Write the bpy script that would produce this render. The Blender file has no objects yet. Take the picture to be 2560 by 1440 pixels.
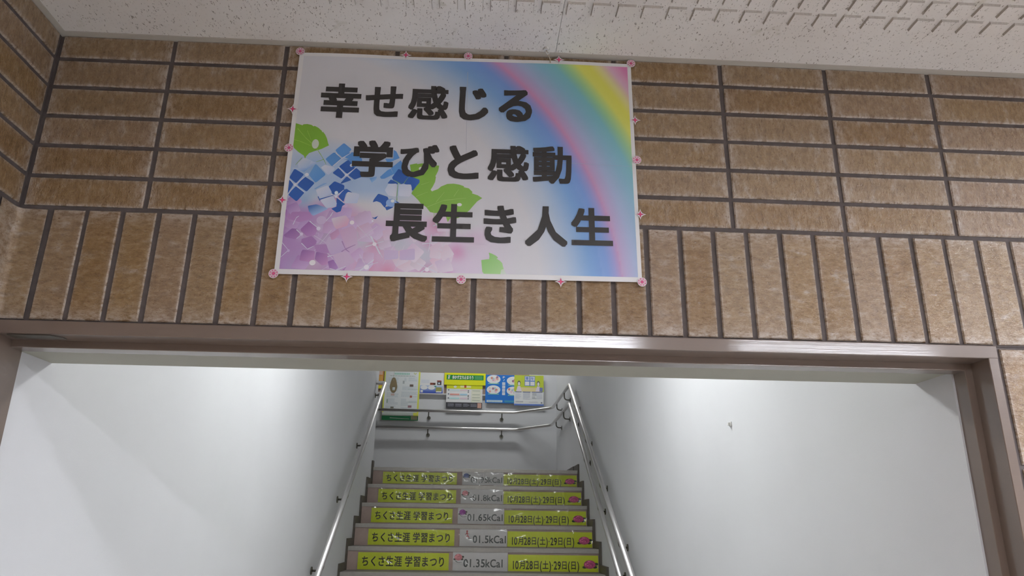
import bpy, bmesh, math, random
import numpy as np
from mathutils import Vector, Matrix
from mathutils.geometry import tessellate_polygon
random.seed(7)
SC = bpy.context.scene
COL = SC.collection
# Coordinates below are metres: X right along the tiled wall, Y away from the viewer, Z up from
# the bottom of the stretcher courses; ZO lifts everything so that the floor is at zero.
ZO = 2.196
FLOOR = -ZO

# ------------------------------------------------------------------ camera
F_PX = 1819.68
YAW, PITCH, ROLL = 0.04831, 0.3161, 0.01453
CAMP = Vector((0.90219, -1.35683, -0.58399))
def cam_axes():
    cy, sy, cp, sp = math.cos(YAW), math.sin(YAW), math.cos(PITCH), math.sin(PITCH)
    f = Vector((sy*cp, cy*cp, sp)); r = Vector((cy, -sy, 0)); u = r.cross(f)
    cr, sr = math.cos(ROLL), math.sin(ROLL)
    return cr*r + sr*u, -sr*r + cr*u, f
r_, u_, f_ = cam_axes()
cd = bpy.data.cameras.new('camera'); cam = bpy.data.objects.new('camera', cd); COL.objects.link(cam)
cam.matrix_world = Matrix(((r_.x, u_.x, -f_.x, CAMP.x), (r_.y, u_.y, -f_.y, CAMP.y), (r_.z, u_.z, -f_.z, CAMP.z + ZO), (0, 0, 0, 1)))
cd.sensor_width = 36; cd.lens = F_PX/2560*36; cd.clip_start = .02; cd.clip_end = 60
SC.camera = cam

# ------------------------------------------------------------------ world, lamps, exposure
w = bpy.data.worlds.new('world'); SC.world = w; w.use_nodes = True
w.node_tree.nodes['Background'].inputs[0].default_value = (.85, .9, 1, 1)
w.node_tree.nodes['Background'].inputs[1].default_value = .05
SC.view_settings.view_transform = 'Standard'; SC.view_settings.look = 'None'
SC.view_settings.gamma = 1; SC.view_settings.use_curve_mapping = False
SC.view_settings.exposure = 1.80
SC.cycles.max_bounces = 6; SC.cycles.diffuse_bounces = 3; SC.cycles.glossy_bounces = 3; SC.cycles.transparent_max_bounces = 6
SC.cycles.caustics_reflective = False; SC.cycles.caustics_refractive = False; SC.cycles.adaptive_threshold = .05
TUBE_ROOM, TUBE_RIGHT, TUBE_STAIR, TUBE_LANDING = 30.0, 32.0, 8.8, 10.5    # emission of the fluorescent tubes
# ceiling lights: (x, y, z of the ceiling, length, width, emission, label)
LAMPS = [
 (1.22, -2.62, .3985, 1.15, .16, TUBE_ROOM*.95, 'long white recessed ceiling light behind the viewer, facing the poster'),
 (2.95, -2.62, .3985, 1.15, .16, TUBE_ROOM*.5, 'long white recessed ceiling light behind the viewer, right of the first'),
 (4.70, -2.62, .3985, 1.15, .16, TUBE_ROOM*1.5, 'long white ceiling light added farthest right behind the viewer, brightening the right side'),  # added lamp, out of view, so more light comes from the right
 (3.35, -1.00, .3985, 1.15, .16, TUBE_RIGHT, 'white recessed ceiling light over the right end of the tiled wall'),
 (0.95, 1.62, .80, 1.2, .16, TUBE_STAIR, 'white ceiling light at the foot of the stairs'),
 (0.90, 6.45, 2.35, 1.2, .16, TUBE_LANDING, 'white ceiling light over the stair landing'),
]

# ------------------------------------------------------------------ helpers
def lin(c):
    return c/12.92 if c <= .04045 else ((c + .055)/1.055)**2.4
def hexc(h):
    return tuple(lin(int(h[i:i+2], 16)/255) for i in (0, 2, 4))
def rgb(r, g, b):
    return (lin(r/255), lin(g/255), lin(b/255), 1)
class NT:
    def __init__(s, name):
        s.m = bpy.data.materials.new(name); s.m.use_nodes = True
        s.t = s.m.node_tree; s.p = s.t.nodes['Principled BSDF']
    def n(s, typ, **kw):
        nd = s.t.nodes.new(typ)
        for k, v in kw.items():
            if k.startswith('i_'):
                k2 = k[2:]; nd.inputs[int(k2) if k2.isdigit() else k2].default_value = v
            else: setattr(nd, k, v)
        return nd
    def l(s, a, b): s.t.links.new(a, b)
    def ramp(s, fac, stops, interp='LINEAR'):
        r = s.n('ShaderNodeValToRGB'); r.color_ramp.interpolation = interp
        e = r.color_ramp.elements
        while len(e) < len(stops): e.new(.5)
        for k, (p, c) in enumerate(stops): e[k].position = p; e[k].color = c if len(c) == 4 else (*c, 1)
        s.l(fac, r.inputs[0]); return r.outputs[0]
    def mix(s, fac, a, b, mode='MIX'):
        m = s.n('ShaderNodeMix', data_type='RGBA', blend_type=mode)
        for src, i in ((fac, 0), (a, 6), (b, 7)):
            if isinstance(src, (int, float)): m.inputs[i].default_value = src
            elif isinstance(src, tuple): m.inputs[i].default_value = src
            else: s.l(src, m.inputs[i])
        return m.outputs[2]
    def math(s, op, a, b=None, clamp=False):
        m = s.n('ShaderNodeMath', operation=op, use_clamp=clamp)
        for src, i in ((a, 0), (b, 1)):
            if src is None: continue
            if isinstance(src, (int, float)): m.inputs[i].default_value = src
            else: s.l(src, m.inputs[i])
        return m.outputs[0]
def bump(N, height, strength, dist):
    b = N.n('ShaderNodeBump', i_Strength=strength, i_Distance=dist); N.l(height, b.inputs['Height']); N.l(b.outputs[0], N.p.inputs['Normal']); N.l(b.outputs[0], N.p.inputs['Coat Normal'])
def plain(name, col, rough=.6, metal=0, spec=.5, noise=None, coat=0):
    N = NT(name); N.p.inputs['Base Color'].default_value = col; N.p.inputs['Roughness'].default_value = rough
    N.p.inputs['Metallic'].default_value = metal; N.p.inputs['Specular IOR Level'].default_value = spec
    if coat: N.p.inputs['Coat Weight'].default_value = coat; N.p.inputs['Coat Roughness'].default_value = .08
    if noise:
        sc, amt, bs = noise
        tc = N.n('ShaderNodeTexCoord'); nz = N.n('ShaderNodeTexNoise', i_Scale=sc, i_Detail=5.0); N.l(tc.outputs['Object'], nz.inputs['Vector'])
        d = tuple(c*(1-amt) for c in col[:3]) + (1,); u = tuple(min(1, c*(1+amt)) for c in col[:3]) + (1,)
        N.l(N.ramp(nz.outputs[0], [(.3, d), (.7, u)]), N.p.inputs['Base Color'])
        if bs: bump(N, nz.outputs[0], bs, .002)
    return N.m

class MB:
    """collects faces (in scene metres) and links them as one mesh object"""
    def __init__(s): s.v = []; s.f = []; s.c = []
    def add(s, vs, fs, col=None):
        o = len(s.v); s.v += [tuple(v) for v in vs]
        for f in fs: s.f.append([i + o for i in f]); s.c.append(col)
    def box(s, x0, x1, y0, y1, z0, z1, col=None):
        s.add([(x0,y0,z0),(x1,y0,z0),(x1,y1,z0),(x0,y1,z0),(x0,y0,z1),(x1,y0,z1),(x1,y1,z1),(x0,y1,z1)],
              [(0,3,2,1),(4,5,6,7),(0,1,5,4),(1,2,6,5),(2,3,7,6),(3,0,4,7)], col)
    def quad(s, a, b, c, d, col=None): s.add([a, b, c, d], [(0, 1, 2, 3)], col)
    def tube(s, pts, r, n=14, cap=True):
        pts = [Vector(p) for p in pts]; rings = []
        for i, p in enumerate(pts):
            a = (p - pts[i-1]).normalized() if i else None
            b = (pts[i+1] - p).normalized() if i < len(pts)-1 else None
            if a is None: a = b
            if b is None: b = a
            t = (a + b).normalized(); k = 1/max(.35, t.dot(a))
            if i == 0:
                ref = Vector((0, 0, 1)) if abs(t.z) < .9 else Vector((1, 0, 0))
                e1 = t.cross(ref).normalized()
            else:
                e1 = (e1 - t*e1.dot(t)).normalized()
            e2 = t.cross(e1).normalized()
            # widen along the bisector so the tube keeps its width round a mitre
            bis = (b - a); bis = bis - t*bis.dot(t)
            ring = []
            for j in range(n):
                q = 2*math.pi*j/n; o = (math.cos(q)*e1 + math.sin(q)*e2)*r
                if bis.length > 1e-4:
                    bn = bis.normalized(); o = o + bn*(o.dot(bn))*(k-1)
                ring.append(p + o)
            rings.append(ring)
        vs = [v for r2 in rings for v in r2]; fs = []
        for i in range(len(rings)-1):
            for j in range(n):
                fs.append((i*n+j, i*n+(j+1) % n, (i+1)*n+(j+1) % n, (i+1)*n+j))
        if cap: fs += [tuple(range(n))[::-1], tuple((len(rings)-1)*n + j for j in range(n))]
        s.add(vs, fs)
    def build(s, name, mat, parent=None, origin=None, smooth=False):
        pw = parent['_w'] if parent is not None else (0, 0, 0)
        if origin is None:
            a = np.array(s.v); origin = ((a[:,0].min()+a[:,0].max())/2, (a[:,1].min()+a[:,1].max())/2, a[:,2].min() + ZO)
        me = bpy.data.meshes.new(name)
        me.from_pydata([(x-origin[0], y-origin[1], z+ZO-origin[2]) for x, y, z in s.v], [], s.f)
        if any(c is not None for c in s.c):
            at = me.color_attributes.new('Col', 'FLOAT_COLOR', 'CORNER'); arr = []
            for c, f in zip(s.c, s.f):
                c = c or (1, 1, 1)
                if isinstance(c[0], (tuple, list)): arr += [(*k[:3], 1) for k in c]
                else: arr += [(*c[:3], 1)]*len(f)
            at.data.foreach_set('color', np.array(arr, 'f').ravel())
        me.validate(); me.update()
        if smooth: me.polygons.foreach_set('use_smooth', [True]*len(me.polygons))
        if mat: me.materials.append(mat)
        o = bpy.data.objects.new(name, me); COL.objects.link(o)
        o['_w'] = tuple(origin)
        if parent is not None: o.parent = parent
        o.location = Vector(origin) - Vector(pw)
        return o
def empty(name, loc, label=None, cat=None, group=None, kind=None):
    o = bpy.data.objects.new(name, None); COL.objects.link(o); o.empty_display_size = .1
    o.location = loc; o['_w'] = tuple(loc); tag(o, label, cat, group, kind); return o
def tag(o, label=None, cat=None, group=None, kind=None):
    if label: o['label'] = label
    if cat: o['category'] = cat
    if group: o['group'] = group
    if kind: o['kind'] = kind
    return o

# ------------------------------------------------------------------ materials
def tile_material(name, sc3):
    N = NT(name); tc = N.n('ShaderNodeTexCoord'); oi = N.n('ShaderNodeObjectInfo')
    off = N.n('ShaderNodeVectorMath', operation='SCALE'); off.inputs[3].default_value = 37.0
    cmb = N.n('ShaderNodeCombineXYZ'); N.l(oi.outputs['Random'], cmb.inputs[0]); N.l(oi.outputs['Random'], cmb.inputs[2]); N.l(cmb.outputs[0], off.inputs[0])
    ad = N.n('ShaderNodeVectorMath', operation='ADD'); N.l(tc.outputs['Object'], ad.inputs[0]); N.l(off.outputs[0], ad.inputs[1]); mp_ = N.n('ShaderNodeMapping'); mp_.inputs['Scale'].default_value = sc3; N.l(ad.outputs[0], mp_.inputs[0]); V = mp_.outputs[0]
    big = N.n('ShaderNodeTexNoise', i_Scale=22.0, i_Detail=4.0, i_Roughness=.6); N.l(V, big.inputs['Vector'])
    med = N.n('ShaderNodeTexNoise', i_Scale=62.0, i_Detail=4.0, i_Roughness=.72); N.l(V, med.inputs['Vector'])
    
    base = N.ramp(med.outputs[0], [(.32, rgb(92, 66, 34)), (.43, rgb(134, 104, 60)), (.53, rgb(166, 134, 84)), (.66, rgb(196, 176, 142))])
    ochre = N.ramp(big.outputs[0], [(.3, rgb(134, 100, 56)), (.5, rgb(160, 130, 82)), (.7, rgb(178, 162, 136))])
    c = N.mix(.35, base, ochre)
    # each tile its own firing shade
    sh = N.ramp(oi.outputs['Random'], [(0, rgb(146, 110, 62)), (.35, rgb(172, 140, 88)), (.7, rgb(180, 160, 130)), (1, rgb(176, 154, 138))])
    c = N.mix(.33, c, sh)
    # pale bloom towards the edges
    g = N.n('ShaderNodeSeparateXYZ'); N.l(tc.outputs['Generated'], g.inputs[0])
    ex = N.math('ABSOLUTE', N.math('SUBTRACT', g.outputs[0], .5)); ez = N.math('ABSOLUTE', N.math('SUBTRACT', g.outputs[2], .5))
    e = N.math('MAXIMUM', N.math('POWER', N.math('MULTIPLY', ex, 2), 9), N.math('POWER', N.math('MULTIPLY', ez, 2), 7))
    bl = N.math('MULTIPLY', N.math('ADD', N.math('MULTIPLY', e, 1.0), N.ramp(big.outputs[0], [(.58, (0, 0, 0)), (.75, (.7, .7, .7))])), N.ramp(med.outputs[0], [(.36, (.1, .1, .1)), (.56, (1, 1, 1))]), clamp=True)
    c = N.mix(N.math('MULTIPLY', bl, .75), c, rgb(216, 208, 196))
    f2 = N.n('ShaderNodeTexNoise', i_Scale=150.0, i_Detail=4.0, i_Roughness=.8, i_Distortion=.3); N.l(V, f2.inputs['Vector'])
    spots = N.ramp(f2.outputs[0], [(.34, (.25, .25, .25)), (.43, (1, 1, 1))])
    c = N.mix(N.ramp(f2.outputs[0], [(.60, (0, 0, 0)), (.72, (.6, .6, .6))]), c, rgb(200, 192, 178))
    c = N.mix(spots, rgb(112, 76, 40), c)
    c = N.mix(1.0, c, (.87, .84, .86, 1), 'MULTIPLY')
    N.l(c, N.p.inputs['Base Color'])
    N.l(N.ramp(med.outputs[0], [(.35, (.5, .5, .5)), (.65, (.3, .3, .3))]), N.p.inputs['Roughness'])
    N.p.inputs['Coat Weight'].default_value = 1; N.p.inputs['Coat IOR'].default_value = 1.6; N.p.inputs['Coat Roughness'].default_value = .122
    h = N.math('ADD', N.math('MULTIPLY', med.outputs[0], 1.0), N.math('MULTIPLY', f2.outputs[0], .7))
    bump(N, h, 1.0, .0028)
    return N.m
M_TILE = tile_material('glazed_brick_tile', (1.5, 1, .75))
M_TILE_V = tile_material('glazed_soldier_tile', (.75, 1, 1.5))
M_GROUT = plain('grey_grout', rgb(100, 92, 90), .9, noise=(60, .15, .5))
def plaster(name, col, sc=900.0, st=.25):
    N = NT(name); N.p.inputs['Roughness'].default_value = .62; N.p.inputs['Specular IOR Level'].default_value = .3
    tc = N.n('ShaderNodeTexCoord'); nz = N.n('ShaderNodeTexNoise', i_Scale=sc, i_Detail=2.0); N.l(tc.outputs['Object'], nz.inputs['Vector'])
    n2 = N.n('ShaderNodeTexNoise', i_Scale=1.3, i_Detail=4.0); N.l(tc.outputs['Object'], n2.inputs['Vector'])
    d = tuple(c*.93 for c in col[:3]) + (1,)
    N.l(N.ramp(n2.outputs[0], [(.3, d), (.7, col)]), N.p.inputs['Base Color']); bump(N, nz.outputs[0], st, .0012); return N.m
M_BACK = plaster('brown_room_plaster', rgb(176, 166, 156))
M_WALL = plaster('painted_plaster', rgb(224, 225, 227))
M_ROOM = plaster('room_plaster', rgb(205, 203, 203))
M_BEAM = plaster('painted_soffit', rgb(186, 186, 172))
def ceiling_material():
    N = NT('fissured_ceiling_board'); N.p.inputs['Roughness'].default_value = .85; N.p.inputs['Specular IOR Level'].default_value = .2
    gm = N.n('ShaderNodeNewGeometry'); V = gm.outputs['Position']
    def streaks(rot, sx, thr):
        mp = N.n('ShaderNodeMapping'); mp.inputs['Rotation'].default_value = (0, 0, rot); mp.inputs['Scale'].default_value = (230, sx, 60); N.l(V, mp.inputs[0])
        nz = N.n('ShaderNodeTexNoise', i_Scale=1.0, i_Detail=2.0, i_Roughness=.7); N.l(mp.outputs[0], nz.inputs['Vector'])
        return N.ramp(nz.outputs[0], [(thr, (1, 1, 1)), (thr + .035, (0, 0, 0))])
    a = streaks(.45, 85, .305); b = streaks(-.35, 100, .30); c2 = streaks(1.3, 150, .29)
    s = N.math('MAXIMUM', N.math('MAXIMUM', a, b), c2)
    n2 = N.n('ShaderNodeTexNoise', i_Scale=4.0, i_Detail=3.0); N.l(V, n2.inputs['Vector'])
    basec = N.ramp(n2.outputs[0], [(.3, rgb(230, 226, 220)), (.7, rgb(240, 238, 233))])
    st = N.n('ShaderNodeTexNoise', i_Scale=14.0, i_Detail=5.0); N.l(V, st.inputs['Vector'])
    basec = N.mix(N.ramp(st.outputs[0], [(.68, (0, 0, 0)), (.76, (.45, .45, .45))]), basec, rgb(170, 168, 138))
    N.l(N.mix(N.math('MULTIPLY', s, .7), basec, rgb(112, 100, 84)), N.p.inputs['Base Color'])
    bump(N, N.math('SUBTRACT', 1.0, s), .5, .002); return N.m
M_CEIL = ceiling_material()
M_SIDE_SHADE = plain('square_side_shade', rgb(198, 192, 184), .9, noise=(300, .1, .3))  # shade on the sides of the raised squares, put into a greyer colour
M_TRIM = plain('ceiling_trim_vinyl', rgb(196, 192, 182), .5)
def frame_material():
    N = NT('taupe_painted_steel'); tc = N.n('ShaderNodeTexCoord')
    mp = N.n('ShaderNodeMapping'); mp.inputs['Scale'].default_value = (3, 260, 520); N.l(tc.outputs['Object'], mp.inputs[0])
    nz = N.n('ShaderNodeTexNoise', i_Scale=1.0, i_Detail=3.0, i_Distortion=.4); N.l(mp.outputs[0], nz.inputs['Vector'])
    ch = N.n('ShaderNodeTexNoise', i_Scale=42.0, i_Detail=2.0); N.l(tc.outputs['Object'], ch.inputs['Vector'])
    f = N.ramp(ch.outputs[0], [(.20, (1, 1, 1)), (.225, (0, 0, 0))])
    N.l(N.mix(f, rgb(124, 108, 97), rgb(60, 36, 28)), N.p.inputs['Base Color'])
    N.p.inputs['Roughness'].default_value = .3; N.p.inputs['Coat Weight'].default_value = .6; N.p.inputs['Coat Roughness'].default_value = .1; N.p.inputs['Coat IOR'].default_value = 1.8
    b2 = N.n('ShaderNodeBump', i_Strength=.08, i_Distance=.0006); N.l(nz.outputs[0], b2.inputs['Height']); bump(N, nz.outputs[0], .15, .0006); N.l(b2.outputs[0], N.p.inputs['Coat Normal']); return N.m
M_FRAME = frame_material()
M_STEEL = NT('brushed_stainless').m
_p = M_STEEL.node_tree.nodes['Principled BSDF']; _p.inputs['Metallic'].default_value = 1; _p.inputs['Roughness'].default_value = .3; _p.inputs['Base Color'].default_value = rgb(232, 230, 228)
M_BRACKET = plain('dull_bracket_steel', rgb(110, 108, 100), .4, .9)
M_RISER = plain('taupe_riser_vinyl', rgb(172, 152, 142), .55, noise=(18, .06, .1))
M_NOSE = plain('grey_nosing', rgb(168, 164, 158), .35, .25, noise=(40, .06, .1))
M_TREAD = plain('grey_tread_vinyl', rgb(128, 122, 118), .55, noise=(50, .15, .2))
M_SKIRT = plain('dark_skirting', rgb(88, 82, 74), .5, noise=(30, .1, 0))
M_FLOOR2 = plain('dark_floor_vinyl', rgb(112, 102, 92), .45)
M_FLOOR = plain('floor_vinyl', rgb(192, 189, 188), .4, noise=(6, .1, .05))
M_BOARD = plain('taupe_board_cloth', rgb(170, 148, 136), .85, noise=(300, .08, .3))
M_WHITE = plain('white_plastic', rgb(225, 225, 222), .4)
M_WOOD = plain('brown_wooden_tag', rgb(80, 68, 44), .45, noise=(60, .2, .1))
M_CORD = plain('grey_cord', rgb(120, 120, 112), .8)
M_INK = plain('black_print_ink', rgb(30, 26, 27), .5)
for _m in (M_INK,):
    _q = _m.node_tree.nodes['Principled BSDF']; _q.inputs['Coat Weight'].default_value = 1; _q.inputs['Coat Roughness'].default_value = .3
def print_mat(name, rough=.45, coat=0, spec=.5):
    N = NT(name); a = N.n('ShaderNodeVertexColor', layer_name='Col'); N.l(a.outputs[0], N.p.inputs['Base Color'])
    N.p.inputs['Roughness'].default_value = rough; N.p.inputs['Specular IOR Level'].default_value = spec
    if coat: N.p.inputs['Coat Weight'].default_value = coat; N.p.inputs['Coat Roughness'].default_value = .1
    return N.m
M_POSTER = print_mat('poster_print', .5)
_q = M_POSTER.node_tree.nodes['Principled BSDF']; _q.inputs['Coat Weight'].default_value = 1; _q.inputs['Coat Roughness'].default_value = .3
M_PRINT = print_mat('matt_print', .5)
M_LAMINATE = print_mat('laminated_print', .35)
def film():
    N = NT('clear_laminate_film'); tr = N.n('ShaderNodeBsdfTransparent'); gl = N.n('ShaderNodeBsdfGlossy', i_Roughness=.13); mx = N.n('ShaderNodeMixShader'); fr_ = N.n('ShaderNodeFresnel', i_IOR=1.55)
    tc = N.n('ShaderNodeTexCoord'); nz = N.n('ShaderNodeTexNoise', i_Scale=8.0, i_Detail=1.5, i_Distortion=1.2); N.l(tc.outputs['Object'], nz.inputs['Vector'])
    bp = N.n('ShaderNodeBump', i_Strength=1.0, i_Distance=.02); N.l(nz.outputs[0], bp.inputs['Height']); N.l(bp.outputs[0], gl.inputs['Normal'])
    N.l(fr_.outputs[0], mx.inputs[0]); N.l(tr.outputs[0], mx.inputs[1]); N.l(gl.outputs[0], mx.inputs[2])
    N.l(mx.outputs[0], N.t.nodes['Material Output'].inputs['Surface']); return N.m
M_FILM = film()
def glow(name, e):
    N = NT(name); N.p.inputs['Base Color'].default_value = (.9, .9, .9, 1); N.p.inputs['Emission Color'].default_value = ((.935, .965, 1.05, 1) if e > 12 else (.98, 1, 1, 1)); N.p.inputs['Emission Strength'].default_value = e; return N.m

# ------------------------------------------------------------------ ceiling lights
for (lx, ly, lz, ln_, wd_, em, lab) in LAMPS:
    t = empty('ceiling_light', (lx, ly, lz + ZO - .02), lab, 'lamp', 'white ceiling lights'); h = ln_/2; q = wd_/2
    m = MB()
    for (x0, x1, y0, y1) in ((lx-h-.03, lx+h+.03, ly-q-.03, ly-q), (lx-h-.03, lx+h+.03, ly+q, ly+q+.03), (lx-h-.03, lx-h, ly-q, ly+q), (lx+h, lx+h+.03, ly-q, ly+q)): m.box(x0, x1, y0, y1, lz-.018, lz-.0005)
    m.build('frame', M_WHITE, t)
    dp = .09 if 1 < ly < 3 else .010
    m = MB(); m.box(lx-h+.001, lx+h-.001, ly-q+.001, ly+q-.001, lz-dp, lz-.001); m.build('diffuser', glow('lit_diffuser_%d' % len(bpy.data.materials), em), t)
# ------------------------------------------------------------------ tiled wall
PX, RH, SQ = .237, .06815, .06943          # stretcher pitch, course height, soldier pitch
S0, HS = -.01076, .23252                   # soldier offset, soldier course height
CEILZ = .397
TW, TH, SW, SH, JT = .2275, .0592, .0600, .2235, .0095
DEP = .009
def tile_mesh(name, w, h):
    """a tile with a chamfered, slightly uneven face; face looks to -Y"""
    c = .0022; x, z = w/2, h/2; r = random.Random(len(bpy.data.meshes))
    j = lambda: r.uniform(-.0006, .0006)
    vs = [(-x, DEP, 0), (x, DEP, 0), (x, DEP, h), (-x, DEP, h),
          (-x+j(), c, 0+j()*.5), (x+j(), c, 0+j()*.5), (x+j(), c, h+j()*.5), (-x+j(), c, h+j()*.5)]
    n = 4 if w > h else 1; k = 1 if w > h else 4
    front = []
    for b in range(k+1):
        for a in range(n+1):
            vs.append((-x+c+(w-2*c)*a/n, r.uniform(-.0003, .0003), c+(h-2*c)*b/k)); front.append(len(vs)-1)
    g = lambda a, b: front[b*(n+1)+a]
    fs = [(0, 1, 5, 4), (1, 2, 6, 5), (2, 3, 7, 6), (3, 0, 4, 7)]
    for b in range(k):
        for a in range(n): fs.append((g(a, b), g(a+1, b), g(a+1, b+1), g(a, b+1)))
    fs += [(4, 5, g(n, 0)) + tuple(g(a, 0) for a in range(n-1, -1, -1)), (6, 7, g(0, k)) + tuple(g(a, k) for a in range(1, n+1)),
           (5, 6, g(n, k)) + tuple(g(n, b) for b in range(k-1, -1, -1)), (7, 4, g(0, 0)) + tuple(g(0, b) for b in range(1, k+1))]
    me = bpy.data.meshes.new(name); me.from_pydata(vs, [], fs); me.validate(); me.materials.append(M_TILE if w > h else M_TILE_V); return me
STR = [tile_mesh('stretcher_tile', TW, TH) for _ in range(4)]
TOP = [tile_mesh('cut_tile', TW, CEILZ - (5*RH + .0045)) for _ in range(3)]
SOL = [tile_mesh('soldier_tile', SW, SH) for _ in range(4)]
def place(mesh, parent, x, y, z, rot=0):
    o = bpy.data.objects.new('tile', mesh); COL.objects.link(o); o.parent = parent
    p = parent['_w']
    o.location = (x - p[0], y + random.uniform(-.0005, .0005) - p[1], z + ZO - p[2])
    o.rotation_euler = (random.uniform(-.004, .004), random.uniform(-.004, .004), rot + random.uniform(-.004, .004)) if rot == 0 else (0, random.uniform(-.003, .003), rot)
    return o
def joined(name, items, parent, mat=M_TILE):
    """tiles beyond the edge of the photograph, joined"""
    m = MB()
    for me, x, y, z, rot in items:
        cr, sr = math.cos(rot), math.sin(rot)
        m.add([(v.co.x*cr - v.co.y*sr + x, v.co.x*sr + v.co.y*cr + y, v.co.z + z) for v in me.vertices], [tuple(p.vertices) for p in me.polygons])
    return tag(m.build(name, mat, parent), kind='stuff')
XR_ROOM = 6.6
# backing walls (grout shows between the tiles); the opening runs from X0O to X1O
X0O, X1O, ZH = -.002, 1.9279, -HS
DW = .215                                     # thickness of the wall over the opening
wall_front = empty('wall_front', (1.0, .1, 0), kind='structure')
m = MB(); m.box(-.2, XR_ROOM, .0042, .0871, ZH + .0008, CEILZ + .3); m.box(X1O, XR_ROOM, .0042, .07, FLOOR, ZH); m.box(-.2, X0O, .0042, .07, FLOOR, ZH)
m.build('grout_bed', M_GROUT, wall_front)
m = MB(); m.box(-.2, XR_ROOM, .0872, DW, -.268, CEILZ + .9); m.build('lintel', M_BEAM, wall_front)
far = []
for c in range(0, 30):
    for r in range(0, 6):
        x = c*PX + PX/2; z = (5-r)*RH + .0045 if r else 5*RH + .0045
        if x > XR_ROOM - .13: continue
        me = random.choice(TOP if r == 0 else STR)
        if c < 11: place(me, wall_front, x, 0, z)
        else: far.append((me, x, 0, z, 0))
for s in range(1, 100):
    x = S0 + (s+.5)*SQ
    if x > XR_ROOM - .05: break
    me = random.choice(SOL)
    if s < 38: place(me, wall_front, x, 0, -HS + .0045)
    else: far.append((me, x, 0, -HS + .0045, 0))
    if s >= 28:
        for k in range(1, 9):
            z = -HS*(k+1) + .0045
            if z < FLOOR: continue
            if k < 6 and s < 34: place(me, wall_front, x, 0, z)
            else: far.append((me, x, 0, z, 0))
joined('tile_field', far, wall_front)
# corner pieces of the soldier course wrap round the inside corner
def corner_tile(parent, z, full=True):
    m = MB(); x1 = S0 + SQ - JT/2; c = .0022; rr = .014; pts = []
    pts.append((x1, 0)); 
    for k in range(7):
        a = math.pi/2*(k/6); pts.append((rr - rr*math.sin(a) , -rr + rr*math.cos(a)))
    pts.append((0, -.055))
    zs = [(z, c), (z+c, 0), (z+SH-c, 0), (z+SH, c)]
    n = len(pts); vs = []
    for (zz, inset) in zs:
        for i, (x, y) in enumerate(pts):
            # push back towards the wall by the inset
            if i == 0: vs.append((x, y+inset, zz))
            elif i == n-1: vs.append((x-inset, y, zz))
            else: vs.append((x-inset*.7, y+inset*.7, zz))
    fs = []
    for j in range(3):
        for i in range(n-1): fs.append((j*n+i, (j+1)*n+i, (j+1)*n+i+1, j*n+i+1))
    fs += [(0, 3*n, 3*n+n-1, n-1)] if False else []
    m.add(vs, fs)
    m.build('tile', M_TILE_V, parent)
corner_tile(wall_front, -HS + .0045)
# side wall of the room, at X = 0
wall_left = empty('wall_left', (0, -2.0, 0), kind='structure')
m = MB(); m.box(-.2, -.0042, -4.4, .0042, FLOOR, CEILZ + .3); m.build('grout_bed', M_GROUT, wall_left)
far = []
for c in range(0, 18):
    y = -.0048 - TW/2 - c*PX
    for r in range(0, 6):
        z = (5-r)*RH + .0045; me = random.choice(TOP if r == 0 else STR)
        if c < 6: place(me, wall_left, 0, y, z, math.pi/2)
        else: far.append((me, 0, y, z, math.pi/2))
for s in range(0, 60):
    y = -.0645 - SW/2 - s*SQ; me = random.choice(SOL)
    for k in range(0, 9):
        z = -HS*(k+1) + .0045
        if z < FLOOR: continue
        if k < 1 and s < 22: place(me, wall_left, 0, y, z, math.pi/2)
        else: far.append((me, 0, y, z, math.pi/2))
joined('tile_field', far, wall_left)
# other room surfaces
m = MB(); m.box(XR_ROOM, XR_ROOM+.15, -4.4, .2, FLOOR, CEILZ + .3); tag(m.build('wall_right', M_ROOM), kind='structure')
m = MB(); m.box(-.2, XR_ROOM+.15, -4.55, -4.4, FLOOR, CEILZ + .3); tag(m.build('wall_back', M_BACK), kind='structure')
m = MB(); m.box(-.2, XR_ROOM+.15, -4.55, .1, FLOOR - .12, FLOOR); tag(m.build('floor', M_FLOOR), kind='structure')
m = MB(); m.box(-3.2, XR_ROOM+.15, .1, 7.6, FLOOR - .12, FLOOR); tag(m.build('floor_stair', M_FLOOR2), kind='structure')

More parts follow.
